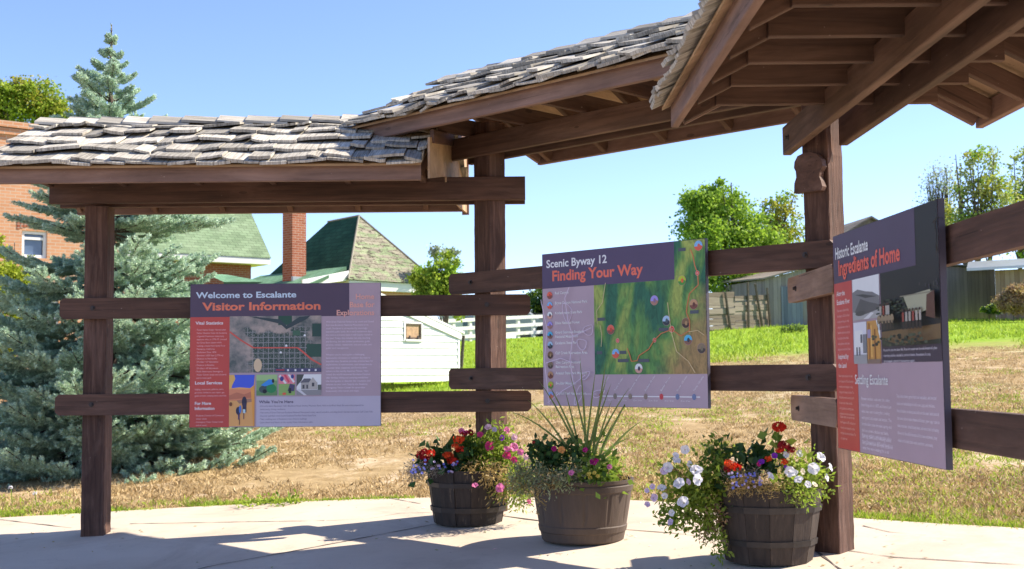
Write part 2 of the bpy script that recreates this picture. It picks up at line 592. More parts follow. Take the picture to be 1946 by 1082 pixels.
def rows(a, b, step):
    k = max(1, round((b - a) / step))
    return [a + (b - a) * i / k for i in range(k + 1)]
D, RISE = .73, .40
def roof(S, f0, f1, r0, r1, b0, b1, frames, seed, lbl=None):
    """f: eave facing the camera, r: ridge, b: eave behind -- (start, end) along the bay"""
    eb = S.eb
    root = bpy.data.objects.new('roof', None)
    COL.objects.link(root)
    root.parent = shelter
    root.location = S.pt((r0 + r1) / 2, 0, eb) - shelter.location
    rw = S.pt((r0 + r1) / 2, 0, eb)
    WORLD[root.name] = Matrix.Translation(rw)
    if lbl:
        root['label'] = lbl
    wm = M['stain'] if S is A else M['stain_bounce']
    Dd = D + .06
    zd = lambda d: eb + .08 + RISE * (1 - abs(d) / Dd)
    # fascia boards
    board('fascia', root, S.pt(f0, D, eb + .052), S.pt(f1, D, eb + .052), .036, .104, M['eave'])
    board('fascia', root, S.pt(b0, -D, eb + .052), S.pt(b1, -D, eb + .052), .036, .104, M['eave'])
    # rake boards
    for (ta, tr, tb, sg) in ((f0, r0, b0, -1), (f1, r1, b1, 1)):
        e = .0
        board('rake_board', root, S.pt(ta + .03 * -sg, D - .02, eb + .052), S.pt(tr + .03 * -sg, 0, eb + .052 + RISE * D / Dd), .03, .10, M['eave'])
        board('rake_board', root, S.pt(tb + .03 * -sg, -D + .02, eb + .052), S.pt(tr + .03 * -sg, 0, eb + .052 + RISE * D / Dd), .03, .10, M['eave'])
    # deck
    for sg, (e0, e1) in ((1, (f0, f1)), (-1, (b0, b1))):
        mm = MB()
        a = [S.pt(e0, sg * Dd, zd(Dd)), S.pt(e1, sg * Dd, zd(Dd)), S.pt(r1, 0, zd(0)), S.pt(r0, 0, zd(0))]
        bb = [p + Vector((0, 0, .014)) for p in a]
        nrm = 1 if sg > 0 else -1
        mm.grid(a + bb, [(0, 1, 2, 3), (4, 5, 6, 7), (0, 1, 5, 4), (1, 2, 6, 5), (2, 3, 7, 6), (3, 0, 4, 7)])
        o = mm.build('roof_deck', M['ply'], None)
        o.parent = root
        o.matrix_local = Matrix.Translation(-rw)
    # rafters and ties
    for t in frames:
        for sg in (1, -1):
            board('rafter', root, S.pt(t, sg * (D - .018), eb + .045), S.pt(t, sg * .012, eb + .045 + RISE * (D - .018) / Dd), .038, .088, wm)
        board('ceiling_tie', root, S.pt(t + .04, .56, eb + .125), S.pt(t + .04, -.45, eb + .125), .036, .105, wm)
    # shakes
    rng = random.Random(seed)
    for sg, (e0, e1) in ((1, (f0 - .015, f1 + .015)), (-1, (b0 - .015, b1 + .015))):
        mm = MB()
        SL = math.hypot(Dd + .03, RISE)
        dirv = (S.n * -sg * (Dd + .03) + Vector((0, 0, RISE))).normalized()
        nr = S.u.cross(dirv) * 1
        if nr.z < 0:
            nr = -nr
        ncourse = 5
        expo = SL / (ncourse + .0)
        for c in range(-1, ncourse):
            s0 = max(0, c) * expo - (.0 if c >= 0 else .012)
            fr = s0 / SL
            ta, tb = e0 + (r0 - e0) * fr, e1 + (r1 - e1) * fr
            t = ta - (.0 if sg > 0 else 0) - rng.uniform(0, .1)
            while t < tb:
                w = rng.choice([.09, .12, .15, .18, .21, .25]) * rng.uniform(.9, 1.1)
                if t < ta:
                    w -= (ta - t)
                    t = ta
                    if w < .03:
                        continue
                if t + w > tb - .05:
                    w = tb - t + rng.uniform(-.01, .015)
                ln = min(.42, SL - s0 + .03)
                if c < 0:
                    ln = .3
                th = rng.uniform(.009, .017)
                lift = (.018 if c >= 0 else .0) + rng.uniform(0, .024) + (.008 if c > 0 else 0)
                sj = rng.uniform(-.032, .028) if c >= 0 else 0
                curl = rng.choice([0, 0, .002, .004, .010]) * rng.uniform(-.4, 1)
                tw = rng.uniform(-.012, .012)
                nxx, nss = 5, 3
                vs, uv = [], []
                ou, ov = rng.uniform(0, 50), rng.uniform(0, 50)
                rag = [rng.uniform(-.008, .008) for _ in range(nxx)]
                for layer in (0, 1):
                    for j in range(nss):
                        for i in range(nxx):
                            a = i / (nxx - 1)
                            b = j / (nss - 1)
                            tt = t + .003 + (w - .006) * a
                            ss = s0 + sj * (1 - b) + ln * b + (rag[i] if j == 0 else 0)
                            hgt = .016 + lift * (1 - b) ** 1.0 + (th * (1 - b) + .003 if layer else 0)
                            hgt += (curl * (2 * a - 1) ** 2 + tw * (2 * a - 1)) * (1 - b)
                            p = S.pt(tt, sg * (Dd + .03), zd(Dd) - .01)
                            p = p + dirv * ss + nr * hgt
                            vs.append(p)
                            uv.append((ou + tt, ov + ss))
                nn = nxx * nss
                fs = []
                for j in range(nss - 1):
                    for i in range(nxx - 1):
                        k = j * nxx + i
                        fs.append((nn + k, nn + k + 1, nn + k + nxx + 1, nn + k + nxx))
                        fs.append((k, k + nxx, k + nxx + 1, k + 1))
                for i in range(nxx - 1):
                    fs.append((i, i + 1, nn + i + 1, nn + i))
                for j in range(nss - 1):
                    k = j * nxx
                    fs.append((k, nn + k, nn + k + nxx, k + nxx))
                    k = j * nxx + nxx - 1
                    fs.append((k, k + nxx, nn + k + nxx, nn + k))
                mm.grid(vs, fs, uv)
                t += w
        o = mm.build('shakes', M['shake'], None)
        o.parent = root
        o.matrix_local = Matrix.Translation(-rw)
    # ridge caps
    mm = MB()
    t = r0
    while t < r1 - .1:
        L = min(rng.uniform(.16, .24), r1 - .05 - t)
        for sg in (1, -1):
            a = S.pt(t, 0, zd(0) + .052 + rng.uniform(0, .008))
            b = S.pt(t, sg * .10, zd(.10) + .05 + rng.uniform(0, .01))
            e = S.u * (L + .05)
            vs = [a, a + e - Vector((0, 0, .018)), b + e - Vector((0, 0, .018)), b]
            vs += [p + Vector((0, 0, .016)) for p in vs]
            o2, o3 = rng.uniform(0, 50), rng.uniform(0, 50)
            mm.grid(vs, [(0, 1, 2, 3), (7, 6, 5, 4), (0, 4, 5, 1), (1, 5, 6, 2), (2, 6, 7, 3), (3, 7, 4, 0)], [(o2, o3), (o2, o3 + L), (o2 + .1, o3 + L), (o2 + .1, o3)] * 2)
        t += L
    o = mm.build('ridge_cap', M['shake'], None)
    o.parent = root
    o.matrix_local = Matrix.Translation(-rw)
    return root
roofA = roof(A, -3.06, -.53, -3.06, -.43, -3.06, -.32, rows(-2.98, -.60, .44), 11, 'low left roof with sunlit pale shakes')
roofB = roof(B, -.46, 2.3, -.42, 2.4, -.25, 2.65, rows(-.12, 2.4, .5), 23, 'raised middle roof set at an angle')
roofC = roof(CR, .52, 4.6, .48, 4.6, .43, 4.6, rows(.62, 4.5, .385), 37, 'near right roof seen from below')

# pairs of beams
def beam(S, t0, t1, z, h=.14):
    for d in (PF + .021, -PF - .021):
        board('beam', shelter, S.pt(t0, d, z), S.pt(t1, d, z), .04, h, M['stain'] if S is A else M['stain_bounce'])
beam(A, -2.95, .09, 1.165, .15)
beam(B, -.285, 2.75, 1.45)
for d, t0 in ((PF + .021 + .03, -.215), (-PF - .021, .06)):
    o = board('beam', shelter, C.pt(t0, d, 1.195), C.pt(3.9, d, 1.195), .045, .15, M['stain_bounce'])
    if d > 0:
        bolt(o, C, -.08, d + .023, 1.19)
# plywood infill closing the gable of the left roof under the raised one
mm = MB()
pa = [A.pt(-.49, .74, 1.15), A.pt(-.32, -.83, 1.12), A.pt(-.32, -.83, 1.68), A.pt(-.49, .74, 1.60)]
off = Vector((.012, 0, 0))
lx = lambda d: -.49 + (.74 - d) * .17 / 1.57
pa = [A.pt(lx(d), d, z) for d, z in ((.74, 1.135), (.12, 1.243), (.11, 1.12), (-.83, 1.12), (-.83, 1.66), (.74, 1.38))]
npa = len(pa)
mm.grid(pa + [p + off for p in pa], [tuple(range(npa))[::-1], tuple(range(npa, 2 * npa))] + [(i, (i + 1) % npa, npa + (i + 1) % npa, npa + i) for i in range(npa)])
gp = mm.build('gable_panel', M['ply'], shelter)
board('gable_trim', shelter, A.pt(-.325, -.79, 1.11), A.pt(-.325, -.79, 1.70), .03, .05, M['eave'], up=(1, 0, 0))
board('gable_trim', shelter, A.pt(-.468, .66, 1.40), A.pt(-.31, -.76, 1.62), .022, .08, M['stain'])
# scroll cut bracket on the corner post
zc = CAMZ
cp = post_c['R']
prof = [(-.085, -.02), (.07, -.02), (.078, .0), (.07, .03), (.062, .05), (.066, .075), (.082, .10), (.076, .135), (.05, .165), (.02, .178), (-.02, .18), (-.06, .168), (-.078, .14), (-.082, .11), (-.072, .09), (-.07, .06), (-.082, .03)]
base = P(1537, 356, 6.2)
mw = Matrix((B.u, Vector((0, 0, 1)), B.n)).transposed().to_4x4()
mw.translation = Vector((cp.x, cp.y, base.z)) + B.n * (PF + .003) - B.u * .008
mm = MB()
mm.prism(prof, 0, .04, mw)
mm.build('scroll_bracket', M['stain'], shelter)

# ================================================================== sign panels
def flat(name, c, rough=.45):
    t = NT(name)
    n = t.noise(t.obj(), 3.0, 4)
    t.P(color=t.ramp(n, [(.3, tuple(x * .93 for x in c)), (.7, tuple(min(1, x * 1.07) for x in c))]), rough=rough, spec=.35)
    return t.m
INK = {}
def ink(r, g_, b):
    k = (r, g_, b)
    if k not in INK:
        INK[k] = flat('print_%d_%d_%d' % k, tuple(min(.85, x * 1.42) for x in lin(*k)))
    return INK[k]
PURPLE, LAV, LAV2, REDCOL = (74, 60, 78), (158, 138, 148), (168, 160, 174), (172, 68, 62)
WHITE_T, ORANGE_T, PEACH_T, DARK_T = (205, 203, 222), (232, 108, 82), (226, 150, 140), (62, 54, 80)
PLUM = (74, 64, 84)

def rect(name, par, x0, y0, x1, y1, z, mat):
    mm = MB()
    mm.grid([(x0, y0, z), (x1, y0, z), (x1, y1, z), (x0, y1, z)], [(0, 1, 2, 3)])
    return mm.build(name, mat, par, local=True)
def poly_pic(name, par, x0, y0, x1, y1, z, shapes):
    """a printed picture: flat coloured shapes in 0..1 picture coordinates, one on another"""
    mm = MB()
    mats, idx = [], {}
    for i, (c, pts) in enumerate(shapes):
        if c not in idx:
            idx[c] = len(mats)
            mats.append(c if isinstance(c, bpy.types.Material) else ink(*c))
        mm.grid([(x0 + (x1 - x0) * a, y0 + (y1 - y0) * b, z + i * .00025) for a, b in pts], [tuple(range(len(pts)))], mi=idx[c])
    return mm.build(name, mats, par, local=True)
R4 = lambda a, b, c, d: [(a, b), (c, b), (c, d), (a, d)]
def ELL(cx, cy, rx, ry, n=12):
    return [(cx + rx * math.cos(2 * math.pi * i / n), cy + ry * math.sin(2 * math.pi * i / n)) for i in range(n)]
def text(par, body, x, y, cap, c, width=None, align='LEFT', bold=0, z=.0125, spacing=1.0, name='lettering'):
    """raised print; x,y is the baseline of the first line, cap its capital height"""
    cu = bpy.data.curves.new('t', 'FONT')
    cu.body = body
    cu.size = cap / .70
    cu.align_x = align
    cu.space_line = spacing
    cu.resolution_u = 3
    cu.offset = bold * cap
    o = bpy.data.objects.new('t', cu)
    COL.objects.link(o)
    dg = bpy.context.evaluated_depsgraph_get()
    me = bpy.data.meshes.new_from_object(o.evaluated_get(dg))
    bpy.data.objects.remove(o)
    me.name = name
    co = np.zeros(len(me.vertices) * 3, dtype=np.float32)
    me.vertices.foreach_get('co', co)
    co = co.reshape(-1, 3)
    if width and len(co):
        w = co[:, 0].max() - co[:, 0].min()
        co[:, 0] *= width / w
    co[:, 0] += x
    co[:, 1] += y
    co[:, 2] = z
    me.vertices.foreach_set('co', co.ravel())
    me.materials.clear()
    me.materials.append(ink(*c))
    me.update()
    t = bpy.data.objects.new(name, me)
    COL.objects.link(t)
    t.parent = par
    return t
def panel(name, label, p_right, bottom_left, W, Hh, lean=0):
    x = Vector(p_right).normalized()
    zax = Vector((0, 0, 1))
    nrm = x.cross(zax)
    mw = Matrix((x, zax, nrm)).transposed().to_4x4()
    mw.translation = bottom_left
    root = thing('information_panel', label, 'sign', mat=mw, group='information panels on the shelter rails')
    mm = MB()
    mm.box((0, 0, -.012), (W, Hh, .010))
    mm.build('board', [ink(60, 56, 66)], root, local=True)
    return root
PW, PH = 1.2, .9
Z0, Z1, Z2, Z3 = .0112, .0122, .0132, .0142

# ---- left panel
p1 = panel('information_panel', 'lavender panel headed Welcome to Escalante with a red column and aerial town map', (1, 0, 0), A.pt(-2.028, .165, -.337), PW, PH)
fx = lambda a: a * PW
fy = lambda b: (1 - b) * PH
rect('background', p1, .002, .002, PW - .002, PH - .002, Z0, ink(*LAV))
rect('header_band', p1, .002, fy(.232), fx(.835), PH - .002, Z1, ink(*PURPLE))
rect('side_column', p1, .002, .002, fx(.208), fy(.232), Z1, ink(*REDCOL))
rect('lower_box', p1, fx(.350), .002, PW - .002, fy(.79), Z1, ink(*LAV2))
def aerial_mat():
    t = NT('aerial_town_print')
    o = t.obj()
    n = t.noise(o, 9, 6, .65)
    base = t.ramp(n, [(.35, lin(88, 98, 96)), (.5, lin(146, 140, 134)), (.65, lin(186, 168, 156))])
    sx = t.n('SeparateXYZ', Vector=o)
    # blocks of houses and streets in the middle
    br = t.n('TexBrick', Vector=o, Scale=1.0, Color1=(*lin(60, 80, 72), 1), Color2=(*lin(96, 104, 96), 1), Mortar=(*lin(165, 160, 160), 1))
    br.offset = 0
    br.inputs['Mortar Size'].default_value = .0022
    br.inputs['Brick Width'].default_value = .033
    br.inputs['Row Height'].default_value = .033
    vn = t.n('TexVoronoi', Vector=o, Scale=150)
    town = t.mix(t.ramp(t.noise(o, 120, 2), [(.4, (0, 0, 0)), (.6, (1, 1, 1))]), br.outputs[0], lin(58, 80, 72))
    town = t.mix(t.math('LESS_THAN', vn.outputs['Distance'], .25), town, lin(185, 180, 178))
    town = t.mix(br.outputs['Fac'], town, lin(150, 150, 150))
    dx = t.math('ABSOLUTE', t.math('SUBTRACT', sx.outputs['X'], .56))
    dy = t.math('ABSOLUTE', t.math('SUBTRACT', sx.outputs['Y'], .47))
    e = t.math('ADD', t.math('MAXIMUM', dx, t.math('MULTIPLY', dy, 1.35)), t.math('MULTIPLY_ADD', n, .25, -.125))
    f = t.ramp(e, [(.17, (1, 1, 1)), (.20, (0, 0, 0))])
    col = t.mix(f, base, town)
    t.P(color=col, rough=.5, spec=.35)
    return t.m
m1 = rect('aerial_map', p1, fx(.208), fy(.622), fx(.689), fy(.228), Z2, aerial_mat())
mx0, my0, mx1, my1 = fx(.208), fy(.622), fx(.689), fy(.228)
RR = lambda a, b: (a, 1 - b)
def strip(pts, w):
    out = []
    for (a, b), (c, d) in zip(pts, pts[1:]):
        L = math.hypot(c - a, (d - b)) or 1
        nx_, ny_ = -(d - b) / L * w, (c - a) / L * w
        out.append([(a + nx_, b + ny_), (a - nx_, b - ny_), (c - nx_, d - ny_), (c + nx_, d + ny_)])
    return out
road = [RR(0, .27), RR(.12, .42), RR(.26, .56), RR(.74, .565), RR(.80, .64), RR(.9, .78), RR(1.0, .87)]
sh = [((38, 70, 58), R4(.53, .84, .68, 1)), ((40, 66, 60), R4(.90, .63, 1, .86)), ((44, 72, 62), R4(.84, .27, 1, .5)), ((60, 92, 74), R4(.69, .65, .77, .74)),
      ((196, 172, 140), ELL(.31, .13, .045, .12)), ((50, 62, 66), [(.2, 1), (.55, .86), (.62, .76), (.84, .94), (.88, 1), (.76, .98), (.62, .83), (.55, .94)])]
sh += [((188, 84, 74), s_) for s_ in strip(road, .011)]
sh += [((70, 70, 100), R4(.5, .005, 1, .07)), ((150, 60, 66), R4(.51, .03, .6, .055))]
for a in (.63, .71, .785, .86, .93):
    sh.append(((225, 225, 230), R4(a, .02, a + .02, .055)))
for a, b in ((.82, .65), (.62, .47), (.56, .35)):
    sh.append(((230, 230, 232), [(a - .012, b - .015), (a + .012, b - .015), (a + .012, b + .01), (a, b + .028), (a - .012, b + .01)]))
poly_pic('map_marks', p1, mx0, my0, mx1, my1, Z2 + .0006, sh)
poly_pic('canyon_photo', p1, fx(.208), fy(.993), fx(.341), fy(.637), Z2, [
    ((224, 150, 92), R4(0, 0, 1, 1)), ((62, 84, 186), [(.18, 1), (1, 1), (.97, .80), (.82, .74), (.4, .76), (.1, .74)]),
    ((236, 160, 88), [(0, 1), (.2, 1), (.24, .92), (.08, .76), (0, .7)]), ((196, 124, 92), R4(0, .5, 1, .72)), ((172, 104, 80), [(0, .6), (.3, .66), (.6, .62), (1, .7), (1, .56), (0, .52)]),
    ((150, 110, 90), [(.3, .5), (1, .55), (1, .48), (.4, .44)]), ((226, 142, 70), [(.85, .74), (1, .78), (1, 0), (.95, 0)]),
    ((44, 42, 60), ELL(.60, .47, .10, .11)), ((52, 48, 72), R4(.53, .27, .68, .45)), ((170, 196, 206), R4(.55, .25, .64, .33)), ((40, 44, 70), ELL(.37, .30, .10, .08)),
    ((72, 110, 180), ELL(.44, .33, .05, .08)), ((60, 44, 90), R4(.36, .13, .42, .26)), ((90, 70, 60), R4(.40, .03, .43, .14)), ((120, 90, 80), R4(.56, .14, .60, .26)), ((110, 70, 50), ELL(.07, .43, .06, .04))])
poly_pic('rider_photo', p1, fx(.35), fy(.782), fx(.459), fy(.637), Z2, [
    ((112, 146, 98), R4(0, 0, 1, 1)), ((146, 176, 120), R4(0, .72, 1, 1)), ((90, 124, 84), R4(0, 0, 1, .25)), ((60, 74, 80), ELL(.36, .3, .24, .18)), ((40, 120, 74), ELL(.72, .34, .24, .22)),
    ((52, 126, 196), [(.22, .5), (.6, .78), (.84, .74), (.8, .56), (.4, .44)]), ((34, 40, 46), ELL(.8, .7, .06, .1)), ((26, 32, 40), ELL(.4, .2, .1, .1))])
poly_pic('flags_photo', p1, fx(.466), fy(.782), fx(.551), fy(.637), Z2, [
    ((126, 158, 92), R4(0, 0, 1, 1)), ((206, 120, 132), R4(0, .55, 1, 1)), ((232, 214, 220), [(0, .9), (.4, .55), (.5, .6), (.1, 1)]), ((196, 70, 90), [(.3, 1), (.6, .6), (.7, .65), (.45, 1)]),
    ((232, 220, 226), [(.55, 1), (.9, .6), (1, .66), (.7, 1)]), ((52, 60, 120), ELL(.2, .8, .12, .12)), ((52, 60, 120), ELL(.85, .9, .1, .1)), ((70, 66, 96), [(.55, .2), (.7, .56), (1, .5), (.95, .2)]), ((40, 40, 46), R4(.62, .1, .78, .35)), ((196, 90, 70), ELL(.35, .08, .12, .06))])
poly_pic('house_photo', p1, fx(.56), fy(.782), fx(.689), fy(.637), Z2, [
    ((208, 206, 216), R4(0, 0, 1, 1)), ((70, 74, 70), [(0, 1), (.3, 1), (.2, .7), (.05, .5), (0, .4)]), ((150, 146, 142), R4(.18, .28, .84, .62)), ((90, 90, 98), [(.14, .6), (.3, .8), (.56, .8), (.62, .62)]),
    ((166, 160, 154), [(.5, .28), (.5, .62), (.66, .86), (.82, .62), (.82, .28)]), ((66, 66, 72), R4(.24, .32, .32, .5)), ((66, 66, 72), R4(.4, .32, .46, .5)), ((70, 70, 76), R4(.62, .42, .72, .6)),
    ((130, 128, 130), R4(0, 0, 1, .26)), ((188, 186, 190), [(0, .26), (.3, 0), (.42, 0), (.12, .3)]), ((84, 90, 84), R4(.86, .26, 1, .5))])
text(p1, 'Welcome to Escalante', fx(.032), fy(.098), .037, (176, 190, 216), width=fx(.527), bold=.035)
text(p1, 'Visitor Information', fx(.067), fy(.184), .048, ORANGE_T, width=fx(.621), bold=.045)
for s_, b in (('Home', .115), ('Base for', .171), ('Explorations', .227)):
    text(p1, s_, fx(.967), fy(b), .033, PEACH_T, align='RIGHT', bold=.035, z=Z3)
text(p1, 'Vital Statistics', fx(.030), fy(.283), .0185, (230, 190, 190), width=fx(.145), bold=.04)
text(p1, 'Local Services', fx(.028), fy(.70), .0185, (230, 190, 190), width=fx(.142), bold=.04)
text(p1, 'For More', fx(.028), fy(.842), .0185, (230, 190, 190), bold=.04)
text(p1, 'Information', fx(.028), fy(.877), .0185, (230, 190, 190), bold=.04)
SM = (216, 158, 160)
text(p1, "- Town Name Origin: Named after\n  Father Silvestre Velez de Escalante,\n  a Spanish Franciscan missionary\n  explorer who, in 1776-77, crossed\n  the Great Basin desert while\n  seeking a route from Santa Fe to\n  Monterey, California.\n- Settlement Date: 1876\n- Elevation: 5,820 feet (1,774 m)\n- Distance to Henrieville:\n  29 miles = 47 kilometers\n- Distance to Boulder:\n  29 miles = 47 kilometers\n- Public Restrooms: Interagency\n  Visitor Center (west end of town)\n  and at town park", fx(.030), fy(.326), .0105, SM, width=fx(.165), spacing=1.34)
text(p1, "lodging, restaurants, galleries, parks,\ngroceries, hardware, auto repair, gas,\nguide services, camping, bank, churches", fx(.028), fy(.74), .0105, SM, width=fx(.165), spacing=1.34)
text(p1, "- Escalante Chamber of Commerce\n  visitor center\n- Interagency Visitor Center (west\n  end of town)", fx(.03), fy(.922), .0105, SM, width=fx(.15), spacing=1.34)
text(p1, "With Dixie National Forest to its north and Grand\nStaircase-Escalante National Monument to its\nsouth, Escalante is surrounded by stunningly\nbeautiful public lands. As in early settlement days,\nthe town's economic base is still largely rooted in\nthe land. Today, this includes not only ranching\nand farming, but also lumber production, guide\nservices, motels, restaurants, arts and crafts, and\npublic land management.\n\nWhether you're looking for a challenging\nbackcountry adventure or outdoor day trips to\nbeautiful sites, Escalante provides a home base for\nexplorations. In summertime, cool temperatures,\nmountain lakes, meadows, and forests draw\nvisitors to the nearby Aquarius Plateau. Year-\nround, the world-renowned Escalante Canyons\noffer limitless hiking and camping possibilities.\nUse local guides or discover the mountains and\ncanyons on your own. Stop by the Escalante\nInteragency Visitor Center for up-to-date\nbackcountry information and maps.", fx(.713), fy(.278), .0112, (205, 190, 212), width=fx(.25), spacing=1.29)
text(p1, "While You're Here", fx(.364), fy(.835), .0175, DARK_T, width=fx(.18), bold=.03)
text(p1, "- Drive the Scenic Backways: Hell's Backbone Road, Smokey Mountain Road, Hole-in-the-Rock Road. Be sure to be prepared for\n  backcountry driving conditions.\n- Visit some of Grand Staircase-Escalante National Monument's many natural wonders, including Devil's Garden and Lower Calf Creek Falls.\n- Discover petrified wood beside Escalante Petrified Forest State Park.\n- Take a walking tour of Escalante's many historic buildings.\n- Learn about local history at the nearby Visitor Information cabin.", fx(.364), fy(.86), .0105, (92, 84, 112), width=fx(.595), spacing=1.36)

# ---- middle panel
c2 = B.pt(.630, .165, -.208)
p2 = panel('information_panel', 'panel headed Finding Your Way with a green relief map and round photo icons', B.u, c2, PW, PH + .003)
rect('background', p2, .002, .002, PW - .002, PH, Z0, ink(*LAV))
rect('header_band', p2, .002, fy(.228), fx(.827), PH, Z1, ink(74, 61, 88))
def relief_mat():
    t = NT('relief_map_print')
    o = t.obj()
    sx = t.n('SeparateXYZ', Vector=o)
    w = t.noise(o, 3.2, 5, .6)
    v = t.mapping(o, (1.0, .38, 1))
    rid = t.noise(v, 30, 4, .65, 1.6)
    big = t.noise(t.mapping(o, (1, .42, 1)), 5.5, 3, .5, .6)
    col = t.ramp(big, [(.40, lin(48, 108, 84)), (.50, lin(96, 146, 78)), (.60, lin(166, 180, 92))])
    warm = t.math('ADD', t.math('MULTIPLY_ADD', sx.outputs['X'], 1.3, -1.12), t.math('MULTIPLY', t.math('SUBTRACT', .42, sx.outputs['Y']), .9))
    warm = t.math('ADD', warm, t.math('MULTIPLY_ADD', w, .8, -.4))
    col = t.mix(t.ramp(warm, [(.16, (0, 0, 0)), (.42, (1, 1, 1))]), col, lin(168, 138, 92))
    col = t.mix(1.0, col, t.ramp(rid, [(.3, (.55, .6, .6)), (.6, (1.1, 1.1, 1.05))]), 'MULTIPLY')
    t.P(color=col, rough=.5, spec=.35)
    return t.m
RM = relief_mat()
mm = MB()
mm.grid([(fx(.342), fy(.797), Z1), (PW - .002, fy(.797), Z1), (PW - .002, PH, Z1), (fx(.827), PH, Z1), (fx(.827), fy(.228), Z1), (fx(.342), fy(.228), Z1)], [(0, 1, 2, 3, 4, 5)])
mm.build('relief_map', RM, p2, local=True)
text(p2, 'Scenic Byway 12', fx(.03), fy(.090), .046, (200, 200, 214), width=fx(.395), bold=.03)
text(p2, 'Finding Your Way', fx(.067), fy(.180), .060, (226, 98, 78), width=fx(.575), bold=.04)
def sfrac(qx):
    return qx * 7.456 / (6.606 + qx * .85)
def q2(px, py):
    """pixel of the enlarged view of this panel -> panel coordinates"""
    qx = (px - 17) / 993
    s_ = sfrac(qx)
    t0, b0 = 130 + (25 - 130) * qx, 1047 + (1068 - 1047) * qx
    return s_ * PW, (1 - (py - t0) / (b0 - t0)) * PH
mk = []
road2 = [(920, 90), (935, 130), (945, 190), (962, 240), (965, 310), (910, 365), (895, 440), (890, 480), (908, 530), (908, 590), (855, 625), (800, 585), (735, 610), (690, 655), (660, 705), (600, 745), (590, 775), (555, 780), (545, 740), (530, 700)]
pts = [q2(*p) for p in road2]
for s_ in strip([(a / PW, b / PH) for a, b in pts], .0028):
    mk.append(((178, 104, 66), s_))
for L_ in ([(405, 300), (385, 420), (350, 470), (352, 550)], [(780, 420), (790, 520), (800, 600), (830, 720), (900, 780), (940, 850)], [(370, 560), (380, 620), (375, 690)], [(905, 600), (960, 590), (1000, 620)]):
    for s_ in strip([(a / PW, b / PH) for a, b in [q2(*p) for p in L_]], .0016):
        mk.append(((190, 170, 130), s_))
poly_pic('map_roads', p2, 0, 0, PW, PH, Z2, mk)
def icon(par, cx, cy, r, cols, z=Z3):
    return poly_pic('photo_icon', par, cx - r, cy - r, cx + r, cy + r, z, [
        ((150, 120, 120), ELL(.5, .5, .53, .53, 18)), (cols[0], ELL(.5, .5, .5, .5, 18)),
        (cols[1], [(.5 + .5 * math.cos(a), .5 + .5 * math.sin(a)) for a in [math.pi + .15 + i * (math.pi - .3) / 8 for i in range(9)]] + [(.7, .55), (.4, .42)]),
        (cols[2], ELL(.55, .48, .17, .24, 8))])
IC = [((198, 90, 70), (120, 70, 60), (170, 60, 50)), ((110, 160, 206), (196, 84, 64), (186, 90, 74)), ((200, 204, 222), (186, 140, 128), (50, 50, 66)), ((140, 130, 196), (150, 110, 96), (120, 96, 130)),
      ((70, 160, 196), (120, 84, 70), (40, 50, 66)), ((150, 180, 206), (44, 52, 60), (70, 80, 90)), ((110, 84, 60), (60, 44, 40), (150, 120, 84)), ((120, 104, 84), (66, 58, 52), (110, 100, 80)),
      ((170, 130, 96), (110, 64, 52), (90, 50, 44)), ((160, 170, 50), (70, 130, 50), (200, 90, 50)), ((120, 150, 200), (190, 100, 70), (160, 90, 80))]
names = ['Red Canyon', 'Bryce Canyon National Park', 'Kodachrome State Park', 'Dixie National Forest', 'Grand Staircase-Escalante\nNational Monument', 'Escalante State Park', 'Calf Creek Recreation Area', 'Glen Canyon National\nRecreation Area', 'Anasazi State Park Museum', 'Boulder Mountain', 'Capitol Reef National Park']
for i in range(11):
    yy = fy(.274 + i * .0656)
    icon(p2, fx(.052), yy, .0215, IC[i])
    text(p2, names[i], fx(.086), yy + (.004 if '\n' not in names[i] else .008), .0155, (216, 210, 226), bold=.02, spacing=1.15)
for (px, py, k) in ((970, 68, 1), (866, 283, 9), (697, 406, 3), (934, 430, 8), (768, 530, 5), (885, 545, 6), (430, 586, 0), (897, 648, 4), (977, 700, 7), (458, 732, 1), (596, 822, 2)):
    a, b = q2(px, py)
    icon(p2, a, b, .0265, IC[k])
for (px, py, w_) in ((870, 93, 40), (372, 523, 50), (938, 477, 46), (749, 585, 54), (503, 725, 38), (503, 775, 64), (627, 775, 64), (361, 727, 34)):
    a, b = q2(px, py)
    s_ = .5 * w_ / 993 * PW * 1.02
    rect('map_tag', p2, a - s_, b - .009, a + s_, b + .009, Z2 + .0012, ink(70, 76, 84))
for (px, py, s_) in ((870, 98, 'Torrey'), (372, 528, 'Panguitch'), (938, 482, 'Boulder'), (749, 590, 'Escalante'), (503, 730, 'Tropic'), (503, 780, 'Cannonville'), (627, 780, 'Henrieville'), (361, 732, 'Hatch')):
    a, b = q2(px, py)
    text(p2, s_, a, b, .010, (216, 216, 216), align='CENTER', z=Z3)
for (px, py, r_) in ((961, 238, .012), (799, 583, .017), (694, 650, .012), (471, 653, .012)):
    a, b = q2(px, py)
    poly_pic('route_shield', p2, a - r_, b - r_, a + r_, b + r_, Z3, [((222, 176, 160), ELL(.5, .5, .56, .56)), ((190, 70, 58), ELL(.5, .5, .5, .5))])
    text(p2, '12', a, b - .005, .010, (236, 220, 214), align='CENTER', z=Z3 + .001)
